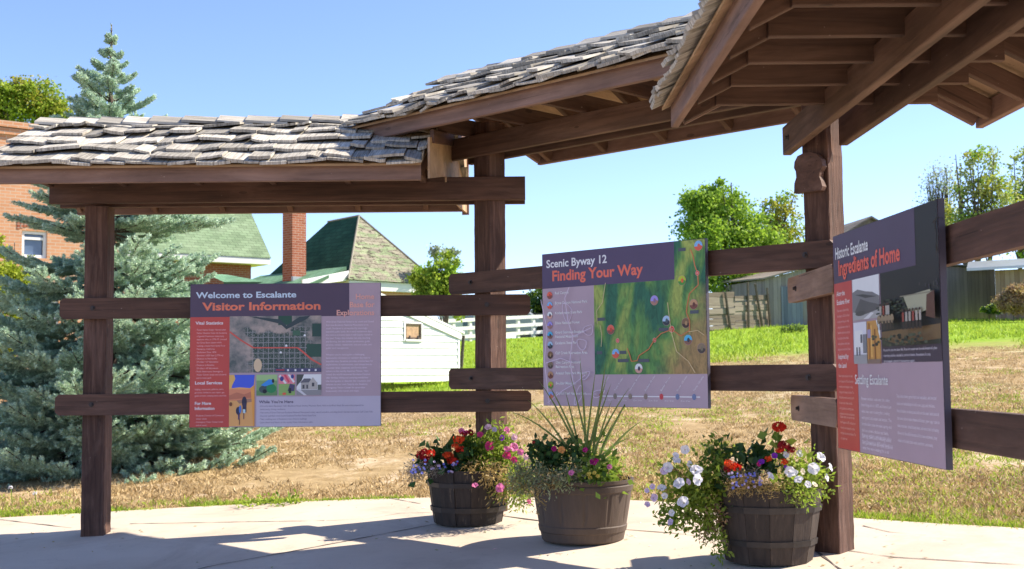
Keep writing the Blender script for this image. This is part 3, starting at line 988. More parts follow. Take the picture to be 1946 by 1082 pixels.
# distance line
a0, b0 = q2(363, 990)
a1, b1 = q2(962, 992)
rect('distance_line', p2, a0, b0 - .003, a1, b0 + .003, Z1, ink(206, 200, 216))
stops = [(363, (150, 96, 84)), (450, (120, 108, 100)), (541, (126, 112, 100)), (634, (128, 112, 104)), (729, (176, 60, 66)), (826, (100, 110, 140)), (926, (98, 110, 144))]
for i, (px, c) in enumerate(stops):
    a, b = q2(px, 990)
    poly_pic('distance_stop', p2, a - .0135, b0 - .0165, a + .0135, b0 + .0165, Z2, [(c, ELL(.5, .5, .5, .5, 14))])
stn = ['Panguitch  0 miles', 'Tropic  31 miles', 'Henrieville  36 miles', 'Escalante  65 miles', 'Boulder  94 miles', 'Grover  125 miles', 'Torrey  133 miles']
for i, (px, c) in enumerate(stops):
    a, b = q2(px, 990)
    t_ = text(p2, stn[i], 0, 0, .010, (206, 200, 216), z=0)
    t_.location = (a, b0 + .028, Z2)
    t_.rotation_euler = (0, 0, R(50))
    if i < 6:
        text(p2, '%d mi / %d km' % (20 + i, 32 + i), a + .02, b0 - .026, .008, (206, 200, 216))
# pale leaf tracery on the left strip
tr = []
for (cx, cy, w_, h_, an) in ((.17, .39, .03, .06, .2), (.31, .51, .035, .03, .9), (.27, .60, .03, .035, .5), (.29, .80, .035, .02, .6), (.25, .93, .02, .06, -.3), (.38, .915, .04, .02, .4)):
    pts = []
    for k in range(17):
        a = 2 * math.pi * k / 16
        u_, v_ = math.cos(a) * w_, math.sin(a) * h_ * (1 - .5 * math.cos(a))
        pts.append((cx + u_ * math.cos(an) - v_ * math.sin(an), 1 - cy + u_ * math.sin(an) + v_ * math.cos(an)))
    tr += [((186, 170, 186), s_) for s_ in strip(pts, .0022)]
for L_ in ([(.2, .23), (.17, .3), (.19, .45), (.22, .55), (.2, .7), (.22, .85), (.24, .98)], [(.01, .3), (.05, .5), (.03, .7), (.06, .99)], [(.2, .56), (.25, .54), (.34, .5)], [(.04, .72), (.14, .69), (.22, .72)], [(.05, .98), (.15, .9), (.22, .86), (.3, .8)], [(.3, .92), (.37, .92)]):
    tr += [((186, 170, 186), s_) for s_ in strip([(a, 1 - b) for a, b in L_], .0022)]
poly_pic('leaf_tracery', p2, 0, 0, PW, PH, Z0 + .0005, [(c, s_) for c, s_ in tr])
# ---- right panel
c3 = Vector((1.392, 5.335, CAMZ - .340))
p3 = panel('information_panel', 'panel headed Ingredients of Home with old photographs, seen at a steep angle on the right', (.040, -1, 0), c3, 1.185, PH + .003)
gx = lambda a: a * 1.185
rect('background', p3, .002, .002, 1.183, PH, Z0, ink(152, 132, 142))
rect('header_band', p3, .002, fy(.225), gx(.82), PH, Z1, ink(*PLUM))
rect('side_column', p3, .002, fy(.60), gx(.205), fy(.225), Z1, ink(170, 72, 70))
rect('side_column', p3, .002, .002, gx(.245), fy(.60), Z1, ink(170, 70, 62))
rect('picture_block', p3, gx(.497), fy(.602), 1.183, fy(.225), Z1, ink(60, 52, 64))
rng = random.Random(5)
big = [((36, 38, 40), R4(0, 0, 1, 1)), ((30, 34, 34), R4(.62, .62, 1, 1)), ((52, 56, 48), R4(0, 0, 1, .16)), ((104, 84, 58), [(0, .2), (1, .24), (1, .06), (.3, .02), (0, .1)])]
for k in range(40):
    a, b = rng.uniform(.65, .98), rng.uniform(.66, .98)
    big.append(((rng.choice([52, 62, 74]),) * 2 + (66,), R4(a, b, a + .012, b + rng.uniform(.02, .1))))
for k in range(60):
    a, b = rng.uniform(0, .55), rng.uniform(.42, .62)
    big.append((rng.choice([(48, 58, 46), (40, 50, 42), (62, 70, 52)]), ELL(a, b, .03, .012, 7)))
big += [((150, 150, 126), [(.5, .62), (.94, .66), (.9, .42), (.72, .38), (.58, .44)]), ((120, 116, 100), R4(.44, .62, 1, .635)), ((84, 58, 48), [(.88, .6), (1, .64), (1, .3), (.86, .34)])]
for k, a in enumerate((.08, .14, .2, .24, .5, .56, .62, .68, .74, .8)):
    b = .3 + (.12 if a < .3 else 0)
    big += [((150, 144, 134) if k % 3 != 1 else (128, 60, 52), R4(a - .018, b, a + .018, b + .12)), ((46, 40, 38), R4(a - .02, b - .1, a + .02, b)), ((60, 46, 40), ELL(a, b + .14, .016, .02, 8))]
for a in (.08, .15, .22, .28, .34):
    big += [((128, 112, 90), ELL(a, .36, .035, .06, 9)), ((66, 56, 48), R4(a - .025, .22, a - .012, .34)), ((66, 56, 48), R4(a + .012, .22, a + .025, .34))]
for k in range(50):
    a, b = rng.uniform(0, 1), rng.uniform(.01, .14)
    big.append((rng.choice([(58, 66, 50), (70, 76, 60), (40, 44, 38)]), ELL(a, b, .03, .02, 6)))
mm_ = poly_pic('pioneer_photo', p3, gx(.503), fy(.535), 1.183, PH, Z1 + .0002, [big[0]])
# the picture is L shaped: tall dark trees at the right, the camp scene below the heading
poly_pic('pioneer_scene', p3, gx(.503), fy(.535), 1.183, fy(.225) , Z1 + .0008, [(c, [(a, b) for a, b in s_]) for c, s_ in big if max(b for a, b in s_) <= .8 and s_ is not big[0][1]][:190])
rect('heading_band', p3, gx(.45), fy(.225), gx(.82), PH, Z1 + .0007, ink(*PLUM))
poly_pic('valley_photo', p3, gx(.215), fy(.41), gx(.49), fy(.225), Z2, [((200, 202, 208), R4(0, 0, 1, 1)), ((110, 110, 112), [(0, 0), (0, .68), (.2, .74), (.5, .66), (.75, .62), (1, .5), (1, 0)]),
    ((80, 80, 82), [(0, .1), (.3, .5), (.6, .4), (1, .3), (1, .1)]), ((66, 66, 68), [(.1, .62), (.4, .6), (.9, .5), (.5, .5)]), ((150, 150, 150), [(0, .2), (.5, .12), (1, .2), (1, 0), (0, 0)]), ((70, 72, 72), ELL(.3, .15, .2, .06)), ((190, 190, 192), [(.4, 0), (.7, .15), (.8, .12), (.6, 0)])])
poly_pic('street_photo', p3, gx(.215), fy(.605), gx(.352), fy(.42), Z2, [((196, 196, 204), R4(0, 0, 1, 1)), ((226, 226, 230), R4(.1, .3, .7, .8)), ((110, 112, 118), R4(.72, .25, 1, .7)), ((140, 140, 142), R4(0, 0, 1, .22)), ((70, 72, 80), R4(.2, .2, .3, .4)), ((70, 72, 80), R4(.42, .2, .5, .4)), ((80, 84, 96), R4(.55, .5, .68, .7))])
poly_pic('barn_photo', p3, gx(.357), fy(.605), gx(.49), fy(.42), Z2, [((176, 130, 70), R4(0, 0, 1, 1)), ((196, 204, 220), [(.7, 1), (1, 1), (1, .5)]), ((146, 96, 50), R4(.1, .1, .22, .95)), ((206, 160, 90), R4(.3, .15, .4, .9)), ((120, 80, 46), R4(.55, .1, .64, .8)), ((140, 130, 160), R4(.05, .6, .3, .8)), ((120, 100, 90), R4(0, 0, 1, .1))])
text(p3, 'Historic Escalante', gx(.03), fy(.110), .048, (206, 204, 214), width=gx(.36), bold=.03, z=Z3)
text(p3, 'Ingredients of Home', gx(.062), fy(.190), .062, (228, 94, 80), width=gx(.625), bold=.04, z=Z3)
text(p3, 'Along the\nEscalante River', gx(.03), fy(.285), .020, (226, 190, 190), width=gx(.15), spacing=1.3, bold=.03)
text(p3, 'Inspired by\nthe Land', gx(.03), fy(.580), .020, (226, 190, 190), width=gx(.12), spacing=1.3, bold=.03)
text(p3, 'Settling Escalante', gx(.215), fy(.695), .038, (222, 214, 224), width=gx(.33), bold=.015, z=Z2)
PARA = "Pioneer settlers rode into this valley\nfrom Panguitch in 1875 and found just\nwhat they were looking for: a valley\nwith good soil, water and timber. The\nfirst families came the next spring and\nlaid out streets, ditches and fields,\nbuilt log cabins and a meeting house,\nand gave the town the name Escalante."
text(p3, PARA, gx(.03), fy(.36), .0105, (220, 160, 158), width=gx(.145), spacing=1.55)
text(p3, PARA, gx(.03), fy(.665), .0105, (220, 160, 150), width=gx(.17), spacing=1.5)
text(p3, PARA[:170], gx(.035), fy(.855), .0105, (220, 160, 150), width=gx(.17), spacing=1.5)
text(p3, PARA, gx(.275), fy(.765), .0125, (208, 196, 210), width=gx(.30), spacing=1.4)
text(p3, PARA[:110], gx(.275), fy(.925), .0125, (208, 196, 210), width=gx(.30), spacing=1.4)
text(p3, "They built a home, grew fruits and vegetables, and erected\nsheds and outbuildings for milk cows, pigs, and chickens.\nRanch families ran sheep and cattle on the open lands around\nthe town; dairies made cheese and butter; grew sugar cane to\nmake molasses; raised honey bees; and even tried cultivating\nsilkworms. Bountiful harvests of this new settlement, they\nrelied on the land, their work, and their community.", gx(.62), fy(.745), .0125, (208, 196, 210), width=gx(.345), spacing=1.5)
text(p3, "Pioneers first came here about 1866. Those who camped near the creek dreamed of a place\nwhere they could farm, raise families, and live in freedom. Reenactment of a camp\nby townspeople in costume for the anniversary pageant.", gx(.515), fy(.555), .010, (196, 190, 200), width=gx(.45), spacing=1.45, z=Z2)
# loop of thin wire hung on the panel corner
mm = MB()
lp = []
for k in range(25):
    a = 2 * math.pi * k / 24
    lp.append(Vector((1.19 + .035 * math.cos(a), .775 + .052 * math.sin(a), .022 + .012 * math.cos(a))))
mm.tube(lp, [.0018] * 25, 5)
lp2 = [Vector((1.16 + .09 * k / 8, .825 + .012 * math.sin(k / 8 * 3.1), .02)) for k in range(9)]
mm.tube(lp2, [.0018] * 9, 5)
wmw = p3.matrix_world.copy()
mm.v = [tuple(wmw @ Vector(p)) for p in mm.v]
wl = mm.build('wire_loop', M['wire'], None, origin=wmw @ Vector((1.19, .775, .02)))
tag(wl, 'small loop of thin dark wire at the upper corner of the steeply angled panel', 'wire')

# ================================================================== foliage helpers
def nrm(v):
    return v / np.maximum(np.linalg.norm(v, axis=-1, keepdims=True), 1e-9)
def leaf_arrays(P0, Dr, L, Wd, rng, fold=.25):
    """N leaves as folded diamonds: root P0, direction Dr, length L, width Wd"""
    N = len(P0)
    r = rng.normal(size=(N, 3))
    s = nrm(np.cross(Dr, r))
    up = np.cross(s, Dr)
    L = np.broadcast_to(L, (N,))[:, None]
    Wd = np.broadcast_to(Wd, (N,))[:, None]
    a = P0
    b = P0 + Dr * L * .5 + s * Wd * .5 + up * Wd * fold
    c = P0 + Dr * L
    d = P0 + Dr * L * .5 - s * Wd * .5 + up * Wd * fold
    V = np.stack([a, b, c, d], 1).reshape(-1, 3)
    F = np.arange(4 * N).reshape(N, 4)
    return V, F
def blob_points(n, c, rad, rng, shell=.5):
    d = nrm(rng.normal(size=(n, 3)))
    r = rng.uniform(0, 1, size=(n, 1)) ** shell
    return np.array(c) + d * r * np.array(rad), d
def merge(parts):
    V, F, o = [], [], 0
    for v, f in parts:
        V.append(v)
        F.append(f + o)
        o += len(v)
    return np.concatenate(V), np.concatenate(F)

GREEN = {
    'spruce': leafmat('blue_spruce_needles', (.23, .37, .26), (.66, .80, .60), .18, .6),
    'maple': leafmat('bright_tree_leaves', (.12, .26, .02), (.43, .62, .08), .55),
    'locust': leafmat('yellowing_leaves', (.24, .24, .03), (.55, .48, .08), .5),
    'poplar': leafmat('pale_poplar_leaves', (.24, .30, .09), (.56, .58, .22), .5),
    'bush': leafmat('bush_leaves', (.13, .23, .02), (.44, .54, .06), .5),
    'bare': leafmat('thin_dry_foliage', (.30, .33, .26), (.50, .54, .44), .4),
    'dark': leafmat('dark_green_leaves', (.022, .06, .018), (.07, .15, .04), .3),
    'mid': leafmat('planter_green_leaves', (.06, .13, .022), (.22, .32, .05), .4),
    'lime': leafmat('lime_green_leaves', (.16, .26, .03), (.42, .50, .08), .5),
    'silver': leafmat('silvery_trailing_leaves', (.17, .20, .10), (.44, .44, .24), .35),
    'tan': leafmat('dried_trailing_leaves', (.28, .19, .06), (.55, .40, .16), .3),
    'greyb': leafmat('grey_thread_leaves', (.18, .16, .13), (.38, .34, .27), .3),
    'spike': leafmat('spike_leaves', (.07, .13, .03), (.26, .32, .09), .3),
    'blade': leafmat('green_grass_blades', (.17, .29, .02), (.50, .60, .07), .45),
    'dry': leafmat('dry_grass_blades', (.30, .20, .085), (.66, .50, .27), .3),
    'golden': leafmat('golden_shrub_leaves', (.22, .30, .015), (.52, .57, .05), .45),
    'rust': leafmat('rusty_shrub_leaves', (.24, .14, .07), (.46, .31, .17), .3),
}
M['bark'] = plain('grey_brown_bark', (.11, .085, .065), .9, .35, 12)
M['spruce_bark'] = plain('spruce_bark', (.09, .062, .045), .9, .35, 14)

# ================================================================== blue spruce
def spruce():
    rng = np.random.default_rng(4)
    pr = random.Random(4)
    Yt = 12.0
    tip = P(212, 47, Yt)
    bx, by = tip.x, Yt
    bz = ground_z(bx, by)
    t = thing('blue_spruce', 'blue spruce with silvery green needles standing behind the left bay of the shelter', 'spruce tree', (bx, by, bz))
    H = tip.z - bz
    m = MB()
    m.tube([(bx, by, bz - .1), (bx + .02, by, bz + H * .3), (bx, by, bz + H * .7), tuple(tip)], [.10, .075, .035, .006], 8)
    # silhouette: height above ground -> reach
    prof = [(0, 1.34), (.10, 1.50), (.22, 1.48), (.36, 1.24), (.50, .96), (.62, .74), (.70, .60), (.76, .48), (.82, .38), (.875, .27), (.915, .14), (.955, .055), (1.0, .0)]
    def reach(h):
        for (a, ra), (b, rb) in zip(prof, prof[1:]):
            if a <= h <= b:
                return ra + (rb - ra) * (h - a) / (b - a)
        return .02
    roots, dirs = [], []
    def needles(a, b, dens, spread=.85):
        n = max(3, int((b - a).length * dens))
        A_, B_ = np.array(a), np.array(b)
        u = rng.uniform(0, 1, (n, 1))
        ax = (B_ - A_) / max(1e-6, np.linalg.norm(B_ - A_))
        rd = rng.normal(size=(n, 3))
        rd[:, 2] += .35
        rd = nrm(rd - (rd @ ax)[:, None] * ax)
        roots.append(A_ + (B_ - A_) * u)
        dirs.append(nrm(ax * .62 + rd * spread))
    h = .025
    while h < .985:
        nb = 14 if h < .72 else (7 if h < .84 else 5)
        ph = pr.uniform(0, 6.28)
        for k in range(nb):
            az = ph + 6.283 * k / nb + pr.uniform(-.25, .25)
            hh = h + pr.uniform(-.008, .008)
            L = reach(min(1, max(0, hh))) * pr.uniform(.70, 1.12)
            ca = math.cos(az)
            if hh < .66:
                L *= 1 + .17 * max(0, ca)
                if ca < -.1 and hh > .30 and pr.random() < .42:
                    continue
            if L < .02:
                continue
            el0 = -.17 + 1.25 * max(0, hh - .42) + pr.uniform(-.08, .08)
            base = Vector((bx, by, bz + hh * H))
            ho = Vector((math.cos(az), math.sin(az), 0))
            pts = []
            ns = 7
            for i in range(ns + 1):
                f = i / ns
                droop = -.13 * L * math.sin(f * math.pi) if hh < .5 else 0
                upt = (.11 if hh < .6 else .16) * L * f ** 2.5
                pts.append(base + ho * (L * f * math.cos(el0)) + Vector((0, 0, L * f * math.sin(el0) + droop + upt)))
            m.tube(pts[::2] + [pts[-1]], [max(.004, .016 * (1 - i / 5)) * (1 if hh < .7 else .6) for i in range(len(pts[::2]) + 1)], 4)
            side = Vector((-ho.y, ho.x, 0))
            for i in range(1, ns):
                needles(pts[i], pts[i + 1], 1000 if i > 2 else 200)
            s = .22
            while s < .97:
                i = min(ns - 1, int(s * ns))
                p = pts[i].lerp(pts[i + 1], s * ns - i)
                ax = (pts[i + 1] - pts[i]).normalized()
                for sg in (1, -1):
                    tl = min(.42, L * .50 * (1.05 - s) + (.055 if hh < .78 else .018)) * pr.uniform(.75, 1.2)
                    d = (ax * pr.uniform(.6, .85) + side * sg * pr.uniform(.6, .95) + Vector((0, 0, pr.uniform(-.10, .16)))).normalized()
                    q1 = p + d * tl * .55
                    d2 = (d * .8 + ax * .5 + Vector((0, 0, .12))).normalized()
                    q2_ = q1 + d2 * tl * .5
                    if s > .38:
                        needles(p, q1, 900)
                    else:
                        needles(p.lerp(q1, .4), q1, 380)
                    needles(q1, q2_, 1150)
                    if tl > .2:
                        for _ in range(2):
                            a = p.lerp(q1, pr.uniform(.4, 1))
                            d3 = (d * .7 + ax * pr.uniform(-.3, .9) + side * sg * pr.uniform(-.5, .6) + Vector((0, 0, pr.uniform(-.1, .3)))).normalized()
                            needles(a, a + d3 * tl * pr.uniform(.3, .5), 1100)
                s += pr.uniform(.075, .115) * (.75 if L > 1 else 1.1)
        h += pr.uniform(.036, .046) if h < .74 else .034
    # leader with a few upright shoots
    needles(Vector((bx, by, bz + H * .86)), tip, 260, .45)
    m.build('trunk', M['spruce_bark'], t)
    Rts, Drs = np.concatenate(roots), np.concatenate(dirs)
    N = len(Rts)
    V, F = leaf_arrays(Rts, Drs, rng.uniform(.024, .038, N), rng.uniform(.0055, .009, N), rng, .1)
    fast_mesh('needles', V, F, GREEN['spruce'], t)
    return N
n_needles = spruce()

# ================================================================== broadleaf trees
def tree(name, label, cat, base, lobes, nclump, per, leaf, mats, seed, trunk_r=.16, trunk_to=.45, group=None, sigma=.16, nlimb=14, bark='bark', stems=1):
    """lobes: (dx, dy, z above base, rx, rz)"""
    rng = np.random.default_rng(seed)
    pr = random.Random(seed)
    base = Vector(base)
    t = thing(name, label, cat, base, group)
    vol = np.array([l[3] ** 2 * l[4] for l in lobes]) ** .7
    pick = rng.choice(len(lobes), nclump, p=vol / vol.sum())
    cl = []
    for k in pick:
        dx, dy, z, rx, rz = lobes[k]
        p, d = blob_points(1, (base.x + dx, base.y + dy, base.z + z), (rx, rx, rz), rng, .42)
        cl.append((p[0], (rx + rz) / 2))
    top = max(l[2] + l[4] * .3 for l in lobes)
    m = MB()
    for st in range(stems):
        ox = (st - (stems - 1) / 2) * trunk_r * 2.4
        ln = pr.uniform(-.05, .05)
        tp = [Vector((base.x + ox + ln * f * top + ox * 1.2 * f, base.y + .02 * f, base.z - .2 + (top + .2) * f)) for f in (0, .25, .5, .75, 1)]
        m.tube(tp, [trunk_r, trunk_r * .8, trunk_r * .55, trunk_r * .3, trunk_r * .1], 7)
        for i in pr.sample(range(nclump), min(nlimb, nclump)):
            c = Vector(cl[i][0])
            f = pr.uniform(.3, .75) * trunk_to / .45
            f = min(.95, f)
            a = tp[0].lerp(tp[-1], f)
            if c.z < a.z - .3:
                a = tp[0].lerp(tp[-1], max(.12, (c.z - base.z) / top * .6))
            mid = a.lerp(c, .5) + Vector((pr.uniform(-.1, .1), pr.uniform(-.1, .1), pr.uniform(0, .2))) * (c - a).length * .4
            m.tube([a, mid, c], [trunk_r * .34, trunk_r * .2, trunk_r * .06], 5)
    m.build('trunk', M[bark], t)
    groups = {}
    for i, (c, rr) in enumerate(cl):
        mk_ = mats[pr.choices(range(len(mats)), [1 / (1 + j) for j in range(len(mats))])[0]] if len(mats) > 1 else mats[0]
        n = int(per * pr.uniform(.6, 1.4))
        pts = np.array(c) + rng.normal(size=(n, 3)) * np.array([1, 1, .75]) * sigma * rr
        d = nrm(rng.normal(size=(n, 3)) + np.array([0, 0, -.25]))
        groups.setdefault(mk_, []).append((pts, d))
    for mk_, lst in groups.items():
        pts = np.concatenate([a for a, b in lst])
        d = np.concatenate([b for a, b in lst])
        n = len(pts)
        V, F = leaf_arrays(pts, d, rng.uniform(.7, 1.3, n) * leaf, rng.uniform(.55, .95, n) * leaf, rng, .15)
        fast_mesh('crown', V, F, GREEN[mk_], t)
    return t
def px2(Y):
    return Y / F_PX
def tree_px(name, label, cat, Y, basepx, blobs, nclump, per, leafpx, mats, seed, **kw):
    """blobs in picture pixels (x, y, rx, ry) at distance Y; depth like width"""
    b = P(basepx[0], basepx[1], Y)
    b.z = ground_z(b.x, b.y)
    k = px2(Y)
    pr = random.Random(seed + 99)
    lobes = []
    for (x, y, rx, ry) in blobs:
        c = P(x, y, Y)
        lobes.append((c.x - b.x, pr.uniform(-.5, .5) * rx * k, c.z - b.z, rx * k, ry * k))
    return tree(name, label, cat, b, lobes, nclump, per, leafpx * k, mats, seed, **kw)
tree_px('maple_tree', 'full bright green tree behind the plank fence, between the middle panel and corner post', 'tree', 52, (1400, 600),
        [(1340, 380, 42, 38), (1385, 372, 34, 32), (1330, 440, 45, 60), (1390, 440, 58, 70), (1440, 470, 45, 60), (1375, 520, 70, 45), (1440, 530, 40, 30), (1318, 400, 24, 30), (1370, 352, 16, 16)], 260, 95, 6.5, ['maple'], 7, trunk_r=.2, sigma=.20)
tree_px('yellowing_tree', 'thin yellowing tree with bare twigs showing, just left of the corner post', 'tree', 56, (1478, 600),
        [(1485, 390, 34, 30), (1470, 440, 34, 45), (1505, 450, 34, 50), (1460, 400, 18, 22), (1490, 500, 30, 30)], 90, 55, 5.5, ['locust', 'maple'], 8, trunk_r=.16, sigma=.24, nlimb=26, stems=2)
tree_px('poplar_tree', 'loose tree with pale yellow green leaves at far right above the rail', 'tree', 56, (1860, 560),
        [(1838, 300, 18, 22), (1850, 350, 34, 40), (1875, 310, 28, 38), (1830, 400, 36, 45), (1890, 380, 40, 55), (1860, 440, 55, 45)], 130, 44, 6, ['poplar', 'maple', 'locust'], 9, trunk_r=.15, sigma=.24, nlimb=30, stems=3)
tree_px('poplar_tree', 'loose pale tree cut off by the right edge of the photo above the rail', 'tree', 60, (1950, 560),
        [(1940, 310, 26, 26), (1955, 370, 40, 50), (1935, 420, 36, 45), (1960, 450, 40, 50)], 110, 62, 6, ['poplar', 'maple'], 10, trunk_r=.15, sigma=.24, nlimb=20, stems=2)
tree_px('bare_tree', 'nearly bare grey twiggy tree behind the top corner of the steep panel', 'tree', 62, (1785, 560),
        [(1775, 340, 24, 34), (1765, 390, 30, 45), (1800, 420, 26, 40), (1795, 350, 20, 40)], 80, 16, 4.5, ['bare'], 12, trunk_r=.12, sigma=.3, nlimb=60, stems=2)
tree_px('yellowing_sapling', 'small yellowing tree low behind the right rail beside the bare twigs', 'tree', 58, (1800, 560),
        [(1800, 410, 18, 40), (1795, 450, 22, 35)], 40, 45, 5, ['locust', 'poplar'], 13, trunk_r=.08, sigma=.3)
tree_px('distant_tree', 'green yellow tree crown far left rising above the brick house', 'tree', 60, (50, 560),
        [(20, 200, 40, 42), (70, 195, 46, 48), (110, 220, 34, 36), (40, 175, 30, 28), (-30, 220, 40, 60)], 220, 70, 6, ['bush', 'locust'], 14, trunk_r=.25, sigma=.22)
tree_px('house_bush', 'bright green bush at the right corner of the dark green roof', 'bush', 33, (840, 690),
        [(830, 530, 36, 30), (850, 545, 30, 32), (805, 530, 26, 22), (855, 500, 18, 20), (865, 580, 24, 26), (820, 560, 36, 22)], 120, 85, 6, ['bush', 'maple'], 15, trunk_r=.05, sigma=.2)
tree_px('blue_green_sapling', 'pale blue green sapling top showing above the bright bush', 'tree', 40, (850, 690),
        [(828, 482, 14, 16), (850, 490, 18, 18), (862, 480, 10, 12), (870, 530, 18, 12)], 40, 42, 5, ['bare', 'bush'], 16, trunk_r=.05, sigma=.3, nlimb=20)
tree_px('golden_shrub', 'golden green shrub in front of the brick wall at far left', 'shrub', 20, (20, 780),
        [(20, 520, 40, 40), (30, 570, 50, 50), (0, 640, 60, 40), (55, 600, 30, 30), (10, 470, 24, 30)], 150, 100, 6, ['golden'], 17, trunk_r=.05, sigma=.2)
tree_px('evergreen_shrub', 'dark green tree behind the white rail fence, beside the middle panel', 'tree', 66, (1030, 640),
        [(1020, 570, 24, 30), (1050, 560, 34, 40), (1075, 580, 30, 40)], 90, 80, 5, ['dark', 'bush'], 18, trunk_r=.12, sigma=.2)
tree_px('dry_bush', 'rust coloured dry bush against the tan shed wall at far right', 'bush', 41.5, (1925, 580),
        [(1920, 572, 24, 18), (1950, 566, 28, 26), (1900, 582, 16, 10), (1930, 584, 30, 10), (1925, 556, 14, 14)], 90, 80, 4, ['rust', 'tan'], 19, trunk_r=.012, sigma=.25)
tree_px('low_weed_bush', 'small dark green bush at the foot of the grey barn wall', 'bush', 42.5, (1880, 590),
        [(1893, 586, 18, 7), (1876, 588, 12, 5)], 36, 60, 4, ['dark', 'bush'], 20, trunk_r=.012, sigma=.25)
tree_px('meadow_weed', 'low dark green weed clump in the bright meadow behind the corner post', 'bush', GF(1510, 630).y, (1510, 632),
        [(1515, 627, 24, 6), (1490, 629, 14, 4)], 26, 50, 3.5, ['mid', 'dark'], 21, trunk_r=.02, sigma=.25)

# ================================================================== buildings
def brick_mat(name, c1, c2, mortar):
    t = NT(name)
    o = t.obj()
    s = t.n('SeparateXYZ', Vector=o)
    v = t.n('CombineXYZ', X=t.math('ADD', s.outputs['X'], s.outputs['Y']), Y=s.outputs['Z'])
    b = t.n('TexBrick', Vector=v.outputs[0], Scale=1.0, Color1=(*c1, 1), Color2=(*c2, 1), Mortar=(*mortar, 1))
    b.inputs['Mortar Size'].default_value = .009
    b.inputs['Brick Width'].default_value = .23
    b.inputs['Row Height'].default_value = .075
    n = t.noise(o, 2.5, 5, .7)
    col = t.mix(t.math('MULTIPLY', n, .55), b.outputs[0], tuple(x * .6 for x in c1))
    t.P(color=col, rough=.9, spec=.2, normal=t.bump(b.outputs['Fac'], -.5, .01))
    return t.m
M['brick_orange'] = brick_mat('orange_brick', (.54, .26, .135), (.62, .33, .185), (.56, .45, .34))
M['brick_red'] = brick_mat('red_brick', (.30, .085, .045), (.40, .14, .075), (.42, .33, .26))
def shingle_mat(name, cols, patch=None, pscale=1.2, row=.17):
    t = NT(name)
    uv = t.uv()
    b = t.n('TexBrick', Vector=uv, Scale=1.0, Color1=(.8, .8, .8, 1), Color2=(1.12, 1.12, 1.12, 1), Mortar=(.45, .45, .45, 1))
    b.inputs['Mortar Size'].default_value = .012
    b.inputs['Brick Width'].default_value = .32
    b.inputs['Row Height'].default_value = row
    b.inputs['Mortar Smooth'].default_value = .6
    n = t.noise(uv, 1.3, 5, .65)
    base = t.ramp(n, [(.35, cols[0]), (.65, cols[1])])
    if patch:
        pn = t.noise(t.mapping(uv, (1.0, 3.2, 1)), pscale, 5, .72, .3)
        base = t.mix(t.ramp(pn, [(.47, (0, 0, 0)), (.50, (1, 1, 1))]), base, patch[0])
        pd = t.noise(t.mapping(uv, (2.0, 5.5, 1), (7, 3, 0)), pscale * 1.6, 4, .7)
        base = t.mix(t.ramp(pd, [(.55, (0, 0, 0)), (.58, (1, 1, 1))]), base, patch[1])
    col = t.mix(1.0, base, b.outputs[0], 'MULTIPLY')
    t.P(color=col, rough=.85, spec=.2, normal=t.bump(b.outputs['Fac'], -.6, .02))
    return t.m
M['roof_dark'] = shingle_mat('dark_green_shingles', [(.018, .07, .036), (.04, .115, .06)])
M['roof_worn'] = shingle_mat('worn_green_shingles', [(.18, .24, .12), (.28, .31, .18)], [(.25, .225, .165), (.07, .057, .042)])
M['roof_pale'] = shingle_mat('pale_green_shingles', [(.15, .22, .12), (.20, .27, .16)])
M['roof_low'] = shingle_mat('light_green_shingles', [(.12, .26, .15), (.18, .33, .20)])
M['white_paint'] = plain('white_paint', (.74, .73, .70), .6, .06, 5)
M['tin'] = plain('galvanised_roof', (.42, .44, .46), .35, .1, 3, .6, .5)
M['glass'] = plain('dark_window_glass', (.07, .10, .16), .08, .3, 2, .9)
M['frame_brown'] = plain('brown_window_frame', (.10, .07, .05), .6)
M['inside_tan'] = plain('tan_boarded_pane', (.42, .26, .14), .6, .3, 9)
def quad(mm, pts, eu, ev, mi=0):
    o = Vector(pts[0])
    eu, ev = Vector(eu).normalized(), Vector(ev).normalized()
    mm.face(pts, [((Vector(p) - o).dot(eu) + 3, (Vector(p) - o).dot(ev) + 3) for p in pts], mi)
def oriented(name, label, cat, loc, ux, group=None):
    """a thing whose X runs along ux, Y away from its front, Z up"""
    ux = Vector(ux).normalized()
    mw = Matrix((ux, Vector((0, 0, 1)).cross(ux), Vector((0, 0, 1)))).transposed().to_4x4()
    mw.translation = loc
    return thing(name, label, cat, mat=mw, group=group)

# ---- brick house with the dark hipped roof; its front corner points at the camera
Yh = 38.0
E0 = P(662, 531, Yh)
zb = ground_z(E0.x, Yh) - .4
hh = oriented('green_roof_house', 'brick house with dark green hipped roof, one face weathered and peeling', 'house', (E0.x, E0.y, zb), (q, q, 0))
# local: x along the right hand wall (away to the right), y away to the left; corner at the origin
wz = E0.z - zb
Wx, Wy = 3.75, 5.1
mm = MB()
mm.box((.25, .25, 0), (Wx - .25, Wy - .25, wz - .22))
mm.build('wall', M['brick_orange'], hh, local=True)
mm = MB()
mm.box((.10, .10, wz - .30), (Wx - .1, Wy - .1, wz - .015))
mm.build('frieze', M['white_paint'], hh, local=True)
rh = P(690, 411, Yh + 2.65).z - zb
r0_, r1_ = Vector((Wx / 2, Wx / 2, rh)), Vector((Wx / 2, Wy - Wx / 2 + .35, rh - .05))
ea, eb_, ec, ed = Vector((0, 0, wz)), Vector((Wx, 0, wz)), Vector((Wx, Wy, wz)), Vector((0, Wy, wz))
mm = MB()
quad(mm, [ea, eb_, r0_], (1, 0, 0), (0, 1, .9), 0)
quad(mm, [ed, ea, r0_, r1_], (0, -1, 0), (1, 0, .9), 1)
quad(mm, [ec, ed, r1_], (-1, 0, 0), (0, -1, .9), 1)
